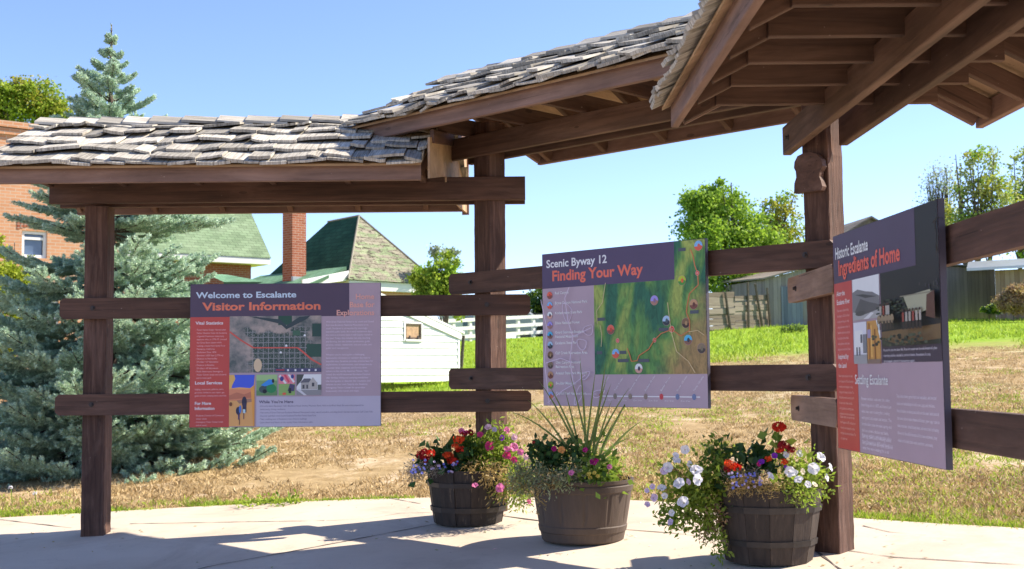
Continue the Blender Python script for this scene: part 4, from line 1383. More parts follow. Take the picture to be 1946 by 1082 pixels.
quad(mm, [eb_, ec, r1_, r0_], (0, 1, 0), (-1, 0, .9), 1)
mm.face([ea, ed, ec, eb_], None, 1)
rf = mm.build('roof', [M['roof_worn'], M['roof_dark']], hh, local=True)
mm = MB()
for a, b in ((ea, r0_), (eb_, r0_), (r0_, r1_)):
    mm.tube([a + Vector((0, 0, .02)), b + Vector((0, 0, .02))], [.03, .03], 5)
mm.build('ridge_cap', plain('worn_ridge_cap', (.26, .24, .18), .8), rf, local=True)
# low porch roof on the left wall
mm = MB()
a, b, c, d = Vector((.16, .3, wz + .42)), Vector((-1.7, -.1, wz - .30)), Vector((-1.7, 5.0, wz - .30)), Vector((.16, 5.0, wz + .42))
quad(mm, [b, a, d, c], (0, 1, 0), (1, 0, .3))
dn = Vector((0, 0, -.10))
for s_ in ((a, b), (b, c)):
    mm.face([s_[0] + dn, s_[1] + dn, s_[1], s_[0]])
mm.build('porch_roof', M['roof_low'], hh, local=True)
mm = MB()
mm.prism([(0, 0), (-1.72, -.36), (-1.72, -.5), (-1.5, -.52), (.0, -.3)], 0, .05, Matrix.Translation((.12, .18, wz + .28)) @ Matrix.Rotation(R(90), 4, 'X'))
mm.build('porch_fascia', M['white_paint'], hh, local=True)
mm = MB()
ch = Vector((-.62, 1.95, 0))
mm.box((ch.x - .26, ch.y - .26, wz - .6), (ch.x + .26, ch.y + .26, wz + 2.3))
co = mm.build('chimney', M['brick_red'], hh, local=True)
mm = MB()
mm.box((ch.x - .30, ch.y - .36, wz - .02), (ch.x + .34, ch.y - .265, wz + .14))
mm.box((ch.x + .265, ch.y - .30, wz + .02), (ch.x + .36, ch.y + .3, wz + .22))
mm.build('flashing', M['tin'], co, local=True)

# ---- brick house far left with the pale green roof
Yl = 30.0
c0 = P(250, 560, Yl)
zb = ground_z(c0.x, Yl) - .3
bh = oriented('brick_house', 'tall orange brick house at far left with a pale green roof wing', 'house', (c0.x, c0.y, zb), (.78, .63, 0))
topz = P(15, 229, Yl - 1.4).z - zb
def with_hole(mm, x0, x1, z0, z1, holes, y):
    xs_ = sorted({x0, x1, *[h[0] for h in holes], *[h[1] for h in holes]})
    zs_ = sorted({z0, z1, *[h[2] for h in holes], *[h[3] for h in holes]})
    for i in range(len(xs_) - 1):
        for j in range(len(zs_) - 1):
            cx_, cz_ = (xs_[i] + xs_[i + 1]) / 2, (zs_[j] + zs_[j + 1]) / 2
            if any(h[0] < cx_ < h[1] and h[2] < cz_ < h[3] for h in holes):
                continue
            mm.face([(xs_[i], y, zs_[j]), (xs_[i + 1], y, zs_[j]), (xs_[i + 1], y, zs_[j + 1]), (xs_[i], y, zs_[j + 1])])
def loc_on(root_loc, ux, px, py, Y0):
    """local x and z where a pixel meets the front plane of an oriented house"""
    ux = Vector(ux).normalized()
    n_ = Vector((-ux.y, ux.x, 0))
    d = ray(px, py)
    o = Vector((0, 0, CAMZ))
    t_ = (Vector(root_loc) - o).dot(n_) / d.dot(n_)
    p = o + d * t_ - Vector(root_loc)
    return p.dot(ux), p.z
w0 = loc_on(bh.location, (.78, .63, 0), 41, 489, Yl)
w1 = loc_on(bh.location, (.78, .63, 0), 90, 441, Yl)
v0 = loc_on(bh.location, (.78, .63, 0), 62, 700, Yl)
v1 = loc_on(bh.location, (.78, .63, 0), 112, 572, Yl)
tz = loc_on(bh.location, (.78, .63, 0), 12, 231, Yl)[1]
mm = MB()
holes = [(w0[0], w1[0], w0[1], w1[1]), (v0[0], v1[0], v0[1], v1[1])]
with_hole(mm, -9, -.3, 0, tz, holes, 0)
for h_ in holes:
    a, b, c, d = h_
    for pts in ([(a, 0, c), (a, .16, c), (a, .16, d), (a, 0, d)], [(b, 0, c), (b, 0, d), (b, .16, d), (b, .16, c)], [(a, 0, d), (a, .16, d), (b, .16, d), (b, 0, d)], [(a, 0, c), (b, 0, c), (b, .16, c), (a, .16, c)]):
        mm.face(pts)
mm.face([(-.3, 0, 0), (-.3, 8, 0), (-.3, 8, tz), (-.3, 0, tz)])
mm.face([(-9, 0, tz), (-.3, 0, tz), (-.3, 8, tz), (-9, 8, tz)])
for k in range(2):
    mm.box((-9, -.06 - .05 * k, tz - .30 + .16 * k), (-.22, -.003, tz - .16 + .16 * k))
mm.build('wall', M['brick_orange'], bh, local=True)
for (a, b, c, d) in holes:
    mm = MB()
    f = .07
    for bx_ in (((a, .05, c), (a + f, .11, d)), ((b - f, .05, c), (b, .11, d)), ((a + f, .05, c), (b - f, .11, c + f)), ((a + f, .05, d - f), (b - f, .11, d)), ((a + f, .06, c + (d - c) * .68), (b - f, .10, c + (d - c) * .68 + .06))):
        mm.box(*bx_)
    wo = mm.build('window', M['white_paint'], bh, local=True)
    mm = MB()
    mm.grid([(a, .12, c), (b, .12, c), (b, .12, d), (a, .12, d)], [(0, 1, 2, 3)])
    mm.build('pane', M['glass'], wo, local=True)
    mm = MB()
    for k in range(11):                     # arch of standing bricks
        x_ = a - .12 + (b - a + .24) * k / 11
        wd = (b - a + .24) / 11
        rise = .10 * math.sin(math.pi * (k + .5) / 11)
        mm.box((x_ + .008, -.012, d + .01 + rise), (x_ + wd - .008, -.003, d + .22 + rise))
    mm.build('brick_arch', M['brick_red'], bh, local=True)
# wing with the pale green roof, further back
Yw = 46.0
rc = P(516, 491, Yw)
ux_ = Vector((.78, .63, 0)).normalized()
inv = bh.matrix_world.inverted()
L3 = lambda v: inv @ Vector(v)
rcl = L3(rc)
apex = L3(P(470, 388, Yw + 2.5))
mm = MB()
ln_ = 11.0
ez = rcl.z
quad(mm, [(rcl.x - ln_, rcl.y, ez), (rcl.x, rcl.y, ez), (apex.x, apex.y, apex.z), (apex.x - ln_ + 4, apex.y, apex.z)], (1, 0, 0), (0, .8, .6))
quad(mm, [(rcl.x, rcl.y, ez), (rcl.x, rcl.y + 5.5, ez), (apex.x, apex.y, apex.z)], (0, 1, 0), (-.8, 0, .6))
mm.face([(rcl.x - ln_, rcl.y, ez), (rcl.x - ln_, rcl.y + 5.5, ez), (rcl.x, rcl.y + 5.5, ez), (rcl.x, rcl.y, ez)])
mm.build('roof', M['roof_pale'], bh, local=True)
mm = MB()
mm.box((rcl.x - ln_, rcl.y + .03, ez - .24), (rcl.x - .03, rcl.y + 5.4, ez - .012))
mm.build('fascia', M['white_paint'], bh, local=True)
mm = MB()
mm.box((rcl.x - ln_, rcl.y + .55, -1), (rcl.x - .55, rcl.y + 5.0, ez - .25))
mm.build('wing_wall', M['brick_red'], bh, local=True)
# low pale roof in front of the wing
mm = MB()
s0, s1 = L3(P(425, 536, 40)), L3(P(506, 536, 40))
s2 = L3(P(430, 522, 41.5))
quad(mm, [s0, s1, (s1.x - .3, s2.y, s2.z), (s0.x, s2.y, s2.z)], (1, 0, 0), (0, .8, .6))
mm.face([s0, s1, (s1.x, s1.y, s1.z - 2.2), (s0.x, s0.y, s0.z - 2.2)])
mm.build('porch_roof', M['roof_low'], bh, local=True)

# ---- small white clapboard shed
Ys = 32.0
a_ = P(872, 712, Ys)
ux_s = Vector((.62, .78, 0)).normalized()
zb = min(ground_z(a_.x, Ys), a_.z) - .05
sh_ = oriented('white_shed', 'small white clapboard shed with a sloping eave and one boarded window', 'shed', (a_.x, a_.y, zb), ux_s)
lo = lambda px, py: loc_on(sh_.location, ux_s, px, py, Ys)
ecx, ecz = lo(874, 634)
tpx, tpz = lo(800, 600)
slope = (tpz - ecz) / (tpx - ecx)
SL_ = 3.4
zt = lambda x: ecz + slope * (x - ecx)
x1s = lo(871, 700)[0]
mm = MB()
lap = (lo(840, 690)[1] - lo(840, 700)[1]) * 1.25
z = 0
wn0, wn1 = lo(769, 645), lo(799, 616)
while z < zt(-SL_):
    zz1 = z + lap
    for (xa, xb) in ((-SL_, x1s),):
        xe = x1s if zt(x1s) > zz1 else ecx + (zz1 - ecz) / slope - .02
        if xe <= xa:
            break
        segs = [(xa, xe)]
        if z + lap > wn0[1] - .02 and z < wn1[1] + .02:
            segs = [(xa, wn0[0] - .02), (wn1[0] + .02, xe)]
        for s0_, s1_ in segs:
            if s1_ <= s0_:
                continue
            mm.grid([(s0_, -.022, z), (s1_, -.022, z), (s1_, -.004, zz1), (s0_, -.004, zz1), (s0_, .02, z), (s1_, .02, z), (s1_, .02, zz1), (s0_, .02, zz1)], [(0, 1, 2, 3), (0, 4, 5, 1), (1, 5, 6, 2), (0, 3, 7, 4)])
    z += lap
mm.face([(x1s, 0, 0), (x1s, 2.6, 0), (x1s, 2.6, zt(x1s)), (x1s, 0, zt(x1s))])
mm.face([(-SL_, .016, 0), (wn0[0], .016, 0), (wn0[0], .016, zt(wn0[0])), (-SL_, .016, zt(-SL_))])
mm.face([(wn1[0], .016, 0), (x1s, .016, 0), (x1s, .016, zt(x1s)), (wn1[0], .016, zt(wn1[0]))])
mm.face([(wn0[0], .016, wn1[1]), (wn1[0], .016, wn1[1]), (wn1[0], .016, zt(wn1[0])), (wn0[0], .016, zt(wn0[0]))])
mm.grid([(-SL_, -.05, zt(-SL_) - .16), (ecx, -.05, ecz - .16), (ecx, -.05, ecz + .015), (-SL_, -.05, zt(-SL_) + .015), (-SL_, -.025, zt(-SL_) - .16), (ecx, -.025, ecz - .16), (ecx, -.025, ecz + .015), (-SL_, -.025, zt(-SL_) + .015)], [(0, 1, 2, 3), (0, 4, 5, 1), (1, 5, 6, 2)])
mm.build('wall', M['white_paint'], sh_, local=True)
mm = MB()
mm.grid([(x1s - .03, -.03, 0), (x1s + .03, -.03, 0), (x1s + .03, -.03, zt(x1s)), (x1s - .03, -.03, zt(x1s)), (x1s - .03, .03, 0), (x1s + .03, .03, 0), (x1s + .03, .03, zt(x1s)), (x1s - .03, .03, zt(x1s))], [(0, 1, 2, 3), (1, 5, 6, 2), (0, 3, 7, 4), (3, 2, 6, 7)])
mm.build('corner_board', M['white_paint'], sh_, local=True)
mm = MB()
xo = ecx + .12
pts2 = [(xo, zt(xo)), (-SL_, zt(-SL_))]
for (ya, yb, o1, o2, mi_) in ((-.06, 2.7, .02, .08, 0),):
    v_ = [(pts2[0][0], ya, pts2[0][1] + o1), (pts2[1][0], ya, pts2[1][1] + o1), (pts2[1][0], yb, pts2[1][1] + o1), (pts2[0][0], yb, pts2[0][1] + o1)]
    v_ += [(x, y, z + o2 - o1) for x, y, z in v_]
    mm.grid(v_, [(0, 1, 2, 3), (7, 6, 5, 4), (0, 4, 5, 1), (1, 5, 6, 2), (2, 6, 7, 3), (3, 7, 4, 0)])
mm.build('roof', M['white_paint'], sh_, local=True)
mm = MB()
mm.box((wn0[0], -.03, wn0[1]), (wn0[0] + .03, .03, wn1[1]))
mm.box((wn1[0] - .03, -.03, wn0[1]), (wn1[0], .03, wn1[1]))
mm.box((wn0[0] + .03, -.03, wn0[1]), (wn1[0] - .03, .03, wn0[1] + .05))
mm.box((wn0[0] + .03, -.03, wn1[1] - .03), (wn1[0] - .03, .03, wn1[1]))
wo = mm.build('window', M['frame_brown'], sh_, local=True)
mm = MB()
tr_ = .05
mm.box((wn0[0] - tr_, -.036, wn0[1] - tr_), (wn0[0] - .002, -.024, wn1[1] + tr_))
mm.box((wn1[0] + .002, -.036, wn0[1] - tr_), (wn1[0] + tr_, -.024, wn1[1] + tr_))
mm.box((wn0[0] - .002, -.036, wn1[1] + .002), (wn1[0] + .002, -.024, wn1[1] + tr_))
mm.box((wn0[0] - .002, -.06, wn0[1] - tr_), (wn1[0] + .002, -.024, wn0[1] - .002))
mm.build('frame', M['white_paint'], wo, local=True)
mm = MB()
for u_ in (.2, .72):
    mm.box((wn0[0] + (wn1[0] - wn0[0]) * u_, -.055, wn0[1] + .01), (wn0[0] + (wn1[0] - wn0[0]) * (u_ + .08), -.032, wn0[1] + .09))
mm.build('latch', M['iron'], wo, local=True)
mm = MB()
mm.grid([(wn0[0], .0, wn0[1]), (wn1[0], .0, wn0[1]), (wn1[0], .0, wn1[1]), (wn0[0], .0, wn1[1])], [(0, 1, 2, 3)])
mm.build('pane', M['inside_tan'], wo, local=True)

# ---- grey barns, shed and plank fence on the right
def plank_mat(name, c1, c2, c3, vertical=True, w=.17):
    t = NT(name)
    o = t.obj()
    s = t.n('SeparateXYZ', Vector=o)
    along = t.math('ADD', s.outputs['X'], s.outputs['Y'])
    u, v = (along, s.outputs['Z']) if vertical else (s.outputs['Z'], along)
    vec = t.n('CombineXYZ', X=t.math('MULTIPLY', u, 14.0), Y=t.math('MULTIPLY', v, .9)).outputs[0]
    n = t.noise(vec, 1.0, 5, .65)
    cell = t.math('FLOOR', t.math('DIVIDE', u, w))
    wn = t.n('TexWhiteNoise', noise_dimensions='1D')
    t.set(wn.inputs['W'], cell)
    fr = t.math('FRACT', t.math('DIVIDE', u, w))
    gap = t.math('LESS_THAN', fr, .07)
    col = t.ramp(t.math('MULTIPLY_ADD', wn.outputs['Value'], .35, t.math('MULTIPLY', n, .7)), [(.2, c1), (.5, c2), (.8, c3)])
    col = t.mix(t.math('MULTIPLY', gap, .45), col, tuple(x * .2 for x in c1))
    t.P(color=col, rough=.9, spec=.15)
    return t.m
M['barn_grey'] = plank_mat('weathered_grey_boards', (.17, .145, .135), (.25, .22, .205), (.34, .30, .28))
M['barn_tan'] = plank_mat('weathered_tan_boards', (.22, .14, .08), (.34, .23, .14), (.44, .32, .21))
M['planks_flat'] = plank_mat('weathered_fence_planks', (.11, .085, .065), (.20, .165, .13), (.30, .26, .21), False, .3)
Yb = 47.0
ux_b = Vector((.97, .24, 0)).normalized()
b0 = P(1455, 612, Yb)
b0.z = ground_z(b0.x, b0.y)
barn = oriented('grey_barn', 'weathered grey board barn with a low sloping roof behind the corner post', 'barn', b0 - Vector((0, 0, .1)), ux_b)
lb = lambda px, py: loc_on(barn.location, ux_b, px, py, Yb)
h0, hk, h1 = lb(1455, 531)[1], lb(1560, 492)[1], lb(1890, 512)[1]
xk, xe = lb(1600, 500)[0], lb(1892, 560)[0]
mm = MB()
mm.grid([(0, 0, 0), (xk, 0, 0), (xe, 0, 0), (xe, 0, h1), (xk, 0, hk), (0, 0, h0), (0, 5, 0), (xe, 5, 0), (0, 5, h0), (xe, 5, h1)], [(0, 1, 4, 5), (1, 2, 3, 4), (0, 5, 8, 6), (2, 7, 9, 3)])
mm.build('wall', M['barn_grey'], barn, local=True)
mm = MB()
for (xa, za, xb, zb_) in ((-.15, h0 - .04, xk, hk), (xk, hk, xe + .05, h1)):
    v_ = [(xa, -.18, za + .02), (xb, -.18, zb_ + .02), (xb, 5, zb_ + .2), (xa, 5, za + .2)]
    v_ += [(x, y, z + .06) for x, y, z in v_]
    mm.grid(v_, [(0, 3, 2, 1), (4, 5, 6, 7), (0, 1, 5, 4), (1, 2, 6, 5), (2, 3, 7, 6), (3, 0, 4, 7)])
mm.build('roof', M['planks_flat'], barn, local=True)
mm = MB()
dx0, dx1 = lb(1484, 560)[0], lb(1524, 560)[0]
mm.box((dx0, -.05, .05), (dx1, -.006, lb(1500, 545)[1]))
mm.build('door', plank_mat('blue_grey_door_boards', (.10, .115, .15), (.17, .19, .24), (.25, .27, .31)), barn, local=True)
# taller gable behind
g0 = P(1650, 500, 56)
g0.z = ground_z(g0.x, 56)
gb = oriented('gabled_barn', 'dark weathered gable of a taller barn peeking over the steep panel', 'barn', g0, (1, .1, 0))
lg = lambda px, py: loc_on(gb.location, (1, .1, 0), px, py, 56)
pk, lf, rt = lg(1652, 416), lg(1590, 455), lg(1716, 455)
mm = MB()
mm.grid([(lf[0], 0, 0), (rt[0], 0, 0), (rt[0], 0, rt[1]), (pk[0], 0, pk[1]), (lf[0], 0, lf[1]), (rt[0], 6, 0), (rt[0], 6, rt[1]), (lf[0], 6, 0), (lf[0], 6, lf[1])], [(0, 1, 2, 3, 4), (1, 5, 6, 2), (0, 4, 8, 7)])
mm.build('wall', M['barn_grey'], gb, local=True)
mm = MB()
for s_ in (lf, rt):
    sg = -1 if s_ is lf else 1
    v_ = [(pk[0], -.3, pk[1] + .02), (s_[0] + sg * .5, -.3, s_[1] + .02 - .31), (s_[0] + sg * .5, 6, s_[1] - .29), (pk[0], 6, pk[1] + .02)]
    v_ += [(x, y, z + .08) for x, y, z in v_]
    mm.grid(v_, [(0, 3, 2, 1), (4, 5, 6, 7), (0, 1, 5, 4), (1, 2, 6, 5), (2, 3, 7, 6), (3, 0, 4, 7)])
mm.build('roof', M['planks_flat'], gb, local=True)
# shed with the pale metal roof, far right
ux_t = Vector((.80, -.60, 0)).normalized()
s_c = P(1893, 585, 45.5)
s_c.z = ground_z(s_c.x, 45.5) - .1
ts = oriented('tan_shed', 'tan board shed with a pale metal roof at the right edge', 'shed', s_c, ux_t)
ls = lambda px, py: loc_on(ts.location, ux_t, px, py, 45)
hw = ls(1893, 514)[1]
mm = MB()
mm.box((0, 0, 0), (7, 5, hw))
mm.build('wall', M['barn_tan'], ts, local=True)
mm = MB()
v_ = [(-.9, -.35, hw + .01), (7.4, -.35, hw + .01), (7.4, 4.2, hw + .62), (-2.2, 4.2, hw + .62)]
v_ += [(x, y, z + .10) for x, y, z in v_]
mm.grid(v_, [(0, 3, 2, 1), (4, 5, 6, 7), (0, 1, 5, 4), (1, 2, 6, 5), (2, 3, 7, 6), (3, 0, 4, 7)])
mm.build('roof', M['tin'], ts, local=True)
# fence of stacked planks
f0_, f1_ = P(1340, 616, 44.0), P(1458, 611, 46.5)
f0_.z, f1_.z = ground_z(f0_.x, f0_.y), ground_z(f1_.x, f1_.y)
uxf = (f1_ - f0_).normalized()
pf = oriented('plank_fence', 'weathered fence of stacked rough planks with leaning posts, beside the grey barn', 'fence', f0_, (uxf.x, uxf.y, 0))
Lf = math.hypot(f1_.x - f0_.x, f1_.y - f0_.y)
hf = P(1400, 560, 45).z - ground_z(P(1400, 560, 45).x, 45)
rng = random.Random(3)
dzs = f1_.z - f0_.z
for (xa, xb) in ((-1.5, Lf * .47), (Lf * .47, Lf + .1)):
    z = -.15
    k = 0
    while z < hf - .1:
        hgt = rng.uniform(.14, .24)
        yy = rng.uniform(-.02, .02)
        mm = MB()
        gap = rng.uniform(.0, .008)
        za, zb2 = z + dzs * xa / Lf, z + dzs * xb / Lf
        v_ = []
        for (x, zz) in ((xa, za), (xb, zb2)):
            j = rng.uniform(-.015, .015)
            v_ += [(x, yy, zz + j), (x, yy + .05, zz + j), (x, yy + .05, zz + hgt - gap + j), (x, yy, zz + hgt - gap + j)]
        mm.grid(v_, [(0, 4, 7, 3), (3, 7, 6, 2), (1, 2, 6, 5), (0, 1, 5, 4), (0, 3, 2, 1), (4, 5, 6, 7)])
        mm.build('plank', M['planks_flat'], pf, local=True)
        z += hgt
        k += 1
for (x, lean, ht) in ((.1, -.2, hf), (Lf * .36, -.22, hf + .1), (Lf * .66, .02, hf + .45), (Lf * .88, -.34, hf + .35), (Lf * 1.02, -.12, hf + .2)):
    mm = MB()
    mm.tube([(x - lean * .2, -.08, -.2 + dzs * x / Lf), (x + lean, -.06, ht + dzs * x / Lf)], [.055, .045], 6)
    mm.build('post', M['bark'], pf, local=True)
# white rail fence
Yf = 50.0
wf0, wf1 = P(850, 655, 48), P(1060, 641, 52)
wf0.z, wf1.z = ground_z(wf0.x, 48), ground_z(wf1.x, 52)
uxw = Vector((wf1.x - wf0.x, wf1.y - wf0.y, 0)).normalized()
wf = oriented('white_rail_fence', 'white three rail fence at the back of the meadow behind the middle post', 'fence', wf0, uxw)
Lw = math.hypot(wf1.x - wf0.x, wf1.y - wf0.y)
dzw = (wf1.z - wf0.z) / Lw
sc_ = .0205 * 50
for k in range(8):
    x = Lw * k / 7 + .3
    mm = MB()
    mm.box((x - .06, -.06, -.2 + dzw * x), (x + .06, .06, .86 + dzw * x))
    mm.build('post', M['white_paint'], wf, local=True)
for zr_ in (.10, .42, .74):
    mm = MB()
    mm.grid([(-.5, -.1, zr_ - .5 * dzw), (Lw + 1, -.1, zr_ + (Lw + 1) * dzw), (Lw + 1, -.1, zr_ + .14 + (Lw + 1) * dzw), (-.5, -.1, zr_ + .14 - .5 * dzw), (-.5, -.063, zr_ - .5 * dzw), (Lw + 1, -.063, zr_ + (Lw + 1) * dzw), (Lw + 1, -.063, zr_ + .14 + (Lw + 1) * dzw), (-.5, -.063, zr_ + .14 - .5 * dzw)],
            [(0, 1, 2, 3), (4, 7, 6, 5), (3, 2, 6, 7), (0, 4, 5, 1), (1, 5, 6, 2), (0, 3, 7, 4)])
    mm.build('rail', M['white_paint'], wf, local=True)
# wooden stake by the shed
sb, st_ = GF(876, 701), None
stk = MB()
tp_ = P(881, 638, sb.y)
stk.tube([sb - Vector((0, 0, .1)), (sb + tp_) / 2, tp_], [.055, .05, .045], 7)
so = stk.build('fence_stake', M['bark'], None, origin=sb)
tag(so, 'leaning brown wooden stake standing beside the white shed', 'stake')
# parked car beyond the fence
cc = P(985, 607, 62)
cc.z = ground_z(cc.x, 62)
car = oriented('parked_car', 'silver and dark car parked beyond the white rail fence', 'car', cc, (1, -.15, 0))
prof = [(-2.0, .3), (2.0, .3), (2.1, .55), (2.0, .8), (1.0, .92), (.45, 1.38), (-.9, 1.42), (-1.6, .98), (-2.1, .9), (-2.15, .5)]
mm = MB()
mm.prism(prof, -.8, .8, Matrix.Rotation(R(90), 4, 'X'))
mm.build('body', plain('silver_car_paint', (.30, .33, .38), .3, .05, 3, .6, .3), car, local=True)
mm = MB()
mm.prism([(-1.35, .97), (.85, .95), (.42, 1.32), (-.85, 1.35)], -.81, .81, Matrix.Rotation(R(90), 4, 'X'))
mm.build('window', M['glass'], car, local=True)
for x in (-1.35, 1.3):
    for y in (-.82, .66):
        mm = MB()
        mm.prism(ELL(x, .32, .32, .32, 14), -y - .16, -y, Matrix.Rotation(R(90), 4, 'X'))
        mm.build('wheel', plain('tyre_rubber', (.02, .02, .02), .8) if 'tyre_rubber' not in bpy.data.materials else bpy.data.materials['tyre_rubber'], car, local=True)
# weathered shed behind the white fence
ws0 = P(1010, 640, 64)
ws0.z = ground_z(ws0.x, 64)
ws = oriented('log_shed', 'low dark weathered shed behind the white rail fence', 'shed', ws0, (1, -.1, 0))
mm = MB()
mm.box((-.6, 0, 0), (3.2, 3, 1.15))
mm.build('wall', M['barn_grey'], ws, local=True)
mm = MB()
mm.box((-.8, -.2, 1.155), (3.4, 3.2, 1.25))
mm.build('roof', M['planks_flat'], ws, local=True)
# pale building behind the bush
wb0 = P(890, 660, 70)
wb0.z = ground_z(wb0.x, 70)
wb = oriented('pale_building', 'pale far building glimpsed between the white shed and the middle post', 'building', wb0, (1, 0, 0))
mm = MB()
mm.box((-1.6, 0, -.3), (.8, 5, 2.2))
mm.build('wall', M['white_paint'], wb, local=True)
mm = MB()
mm.box((-.3, -.04, .9), (.3, -.004, 1.5))
mm.build('window', M['glass'], wb, local=True)
mm = MB()
mm.box((-1.8, -.2, 2.205), (1.0, 5.2, 2.3))
mm.build('roof', M['planks_flat'], wb, local=True)

# ================================================================== barrels and their plants
def barrel_mat(name, c1, c2, worn):
    t = NT(name)
    o = t.obj()
    s = t.n('SeparateXYZ', Vector=o)
    isl = t.isl()
    v = t.n('CombineXYZ', X=t.math('MULTIPLY', s.outputs['X'], 40), Y=t.math('MULTIPLY', s.outputs['Y'], 40), Z=t.math('MULTIPLY', s.outputs['Z'], 4)).outputs[0]
    n = t.noise(v, 1.0, 5, .65)
    col = t.ramp(n, [(.3, c1), (.7, c2)])
    h = t.n('HueSaturation', Color=col, Value=t.math('MULTIPLY_ADD', isl, .6, .7))
    w = t.ramp(t.noise(v, .7, 4, .7), [(.60, (0, 0, 0)), (.68, (1, 1, 1))])
    col = t.mix(t.math('MULTIPLY', w, worn), h.outputs[0], (.24, .17, .11))
    t.P(color=col, rough=.7, spec=.35, normal=t.bump(n, .5, .006))
    return t.m
M['barrel_old'] = barrel_mat('old_barrel_oak', (.016, .012, .010), (.048, .034, .026), .7)
M['barrel_brown'] = barrel_mat('dark_barrel_oak', (.026, .018, .014), (.058, .041, .031), .2)
M['barrel_moulded'] = barrel_mat('moulded_brown_barrel', (.060, .042, .032), (.078, .055, .041), .0)
M['hoop'] = plain('dark_hoop_iron', (.040, .033, .030), .5, .35, 14, .5, .4)
M['soil'] = plain('potting_soil', (.045, .03, .02), .95, .4, 20)
def barrel(name, label, base, r0, r1, h, n, mat, hoops, seed, smooth=False):
    base = Vector(base)
    t = thing(name, label, 'planter', base, 'half barrel planters on the pavement')
    rng = random.Random(seed)
    rad = lambda z: r0 + (r1 - r0) * (z / h) ** .85
    mm = MB()
    zs = [0, .03, h * .3, h * .6, h * .85, h]
    if not smooth:
        for k in range(n):
            a0 = 2 * math.pi * (k + .008) / n + .2
            a1 = 2 * math.pi * (k + .992) / n + .2
            dr = rng.uniform(-.004, .004)
            top = rng.uniform(-.006, .004)
            vs, fs = [], []
            for z in zs:
                zz = z + (top if z == h else 0)
                R_ = rad(z) + dr
                for (a, r_) in ((a0, R_), (a1, R_), (a1, R_ - .022), (a0, R_ - .022)):
                    vs.append((base.x + math.cos(a) * r_, base.y + math.sin(a) * r_, base.z + zz))
            for i in range(len(zs) - 1):
                for e in range(4):
                    fs.append((i * 4 + e, i * 4 + (e + 1) % 4, (i + 1) * 4 + (e + 1) % 4, (i + 1) * 4 + e))
            q_ = (len(zs) - 1) * 4
            fs.append((q_, q_ + 1, q_ + 2, q_ + 3))
            mm.grid(vs, fs)
        mm.build('barrel_body', mat, t)
    else:
        ns = 120
        zz = [0, .008, .05, .056, .085, .091, .13, .20, .26, h * .80, h * .80 + .006, h * .80 + .035, h * .80 + .041, h - .022, h - .018, h, h, h - .05]
        prof = []
        for i, z in enumerate(zz):
            R_ = rad(min(z, h))
            if .05 < z < .09 or h * .80 < z < h * .80 + .04 or z >= h - .02:
                R_ += .005
            if i == 0:
                R_ -= .006
            if i >= len(zz) - 2:
                R_ -= .014
            prof.append((R_, z))
        vs, fs = [], []
        for (R_, z) in prof:
            for k in range(ns):
                groove = .0045 if (k % 10 == 0 and .092 < z < h * .79) else 0
                a = 2 * math.pi * k / ns
                vs.append((base.x + math.cos(a) * (R_ - groove), base.y + math.sin(a) * (R_ - groove), base.z + z))
        for i in range(len(prof) - 1):
            for k in range(ns):
                fs.append((i * ns + k, i * ns + (k + 1) % ns, (i + 1) * ns + (k + 1) % ns, (i + 1) * ns + k))
        mm.grid(vs, fs)
        mm.build('barrel_body', mat, t, smooth=False)
    for (z0, z1) in hoops:
        mm = MB()
        nn = n if not smooth else 60
        vs, fs = [], []
        for (z, ex) in ((z0, .001), (z0, .0075), (z1, .0075), (z1, .001)):
            for k in range(nn):
                a = 2 * math.pi * k / nn + .2
                r_ = (rad(z) + ex + .003)
                vs.append((base.x + math.cos(a) * r_, base.y + math.sin(a) * r_, base.z + z))
        for i in range(3):
            for k in range(nn):
                fs.append((i * nn + k, i * nn + (k + 1) % nn, (i + 1) * nn + (k + 1) % nn, (i + 1) * nn + k))
        mm.grid(vs, fs)
        mm.build('hoop', M['hoop'], t)
    mm = MB()
    r_ = rad(h) - .02
    mm.grid([(base.x + math.cos(2 * math.pi * k / 24) * r_, base.y + math.sin(2 * math.pi * k / 24) * r_, base.z + h - .045) for k in range(24)], [tuple(range(24))])
    mm.build('soil', M['soil'], t)
    return t
def gp_(x, y):
    return Vector((x, y, plane_z(x, y)))
f1b, f2b, f3b = G(890, 1004), G(1108, 1041), G(1470, 1081)
bc1 = gp_(f1b.x - .005, f1b.y + .205)
bc2 = gp_(f2b.x + .012, f2b.y + .225)
bc3 = gp_(f3b.x + .02, f3b.y + .205)
barrel('barrel_planter', 'old dark barrel planter with peeling staves and red and pink flowers, leftmost', bc1, .208, .252, .325, 15, M['barrel_old'], ((.075, .105), (.225, .252)), 1)
barrel('barrel_planter', 'smooth brown barrel planter with a tall spiky plant, the middle one', bc2, .222, .280, .335, 60, M['barrel_moulded'], (), 2, True)
barrel('barrel_planter', 'dark stave barrel planter with white petunias, beside the corner post', bc3, .205, .262, .350, 13, M['barrel_brown'], ((.085, .112), (.245, .275)), 3)

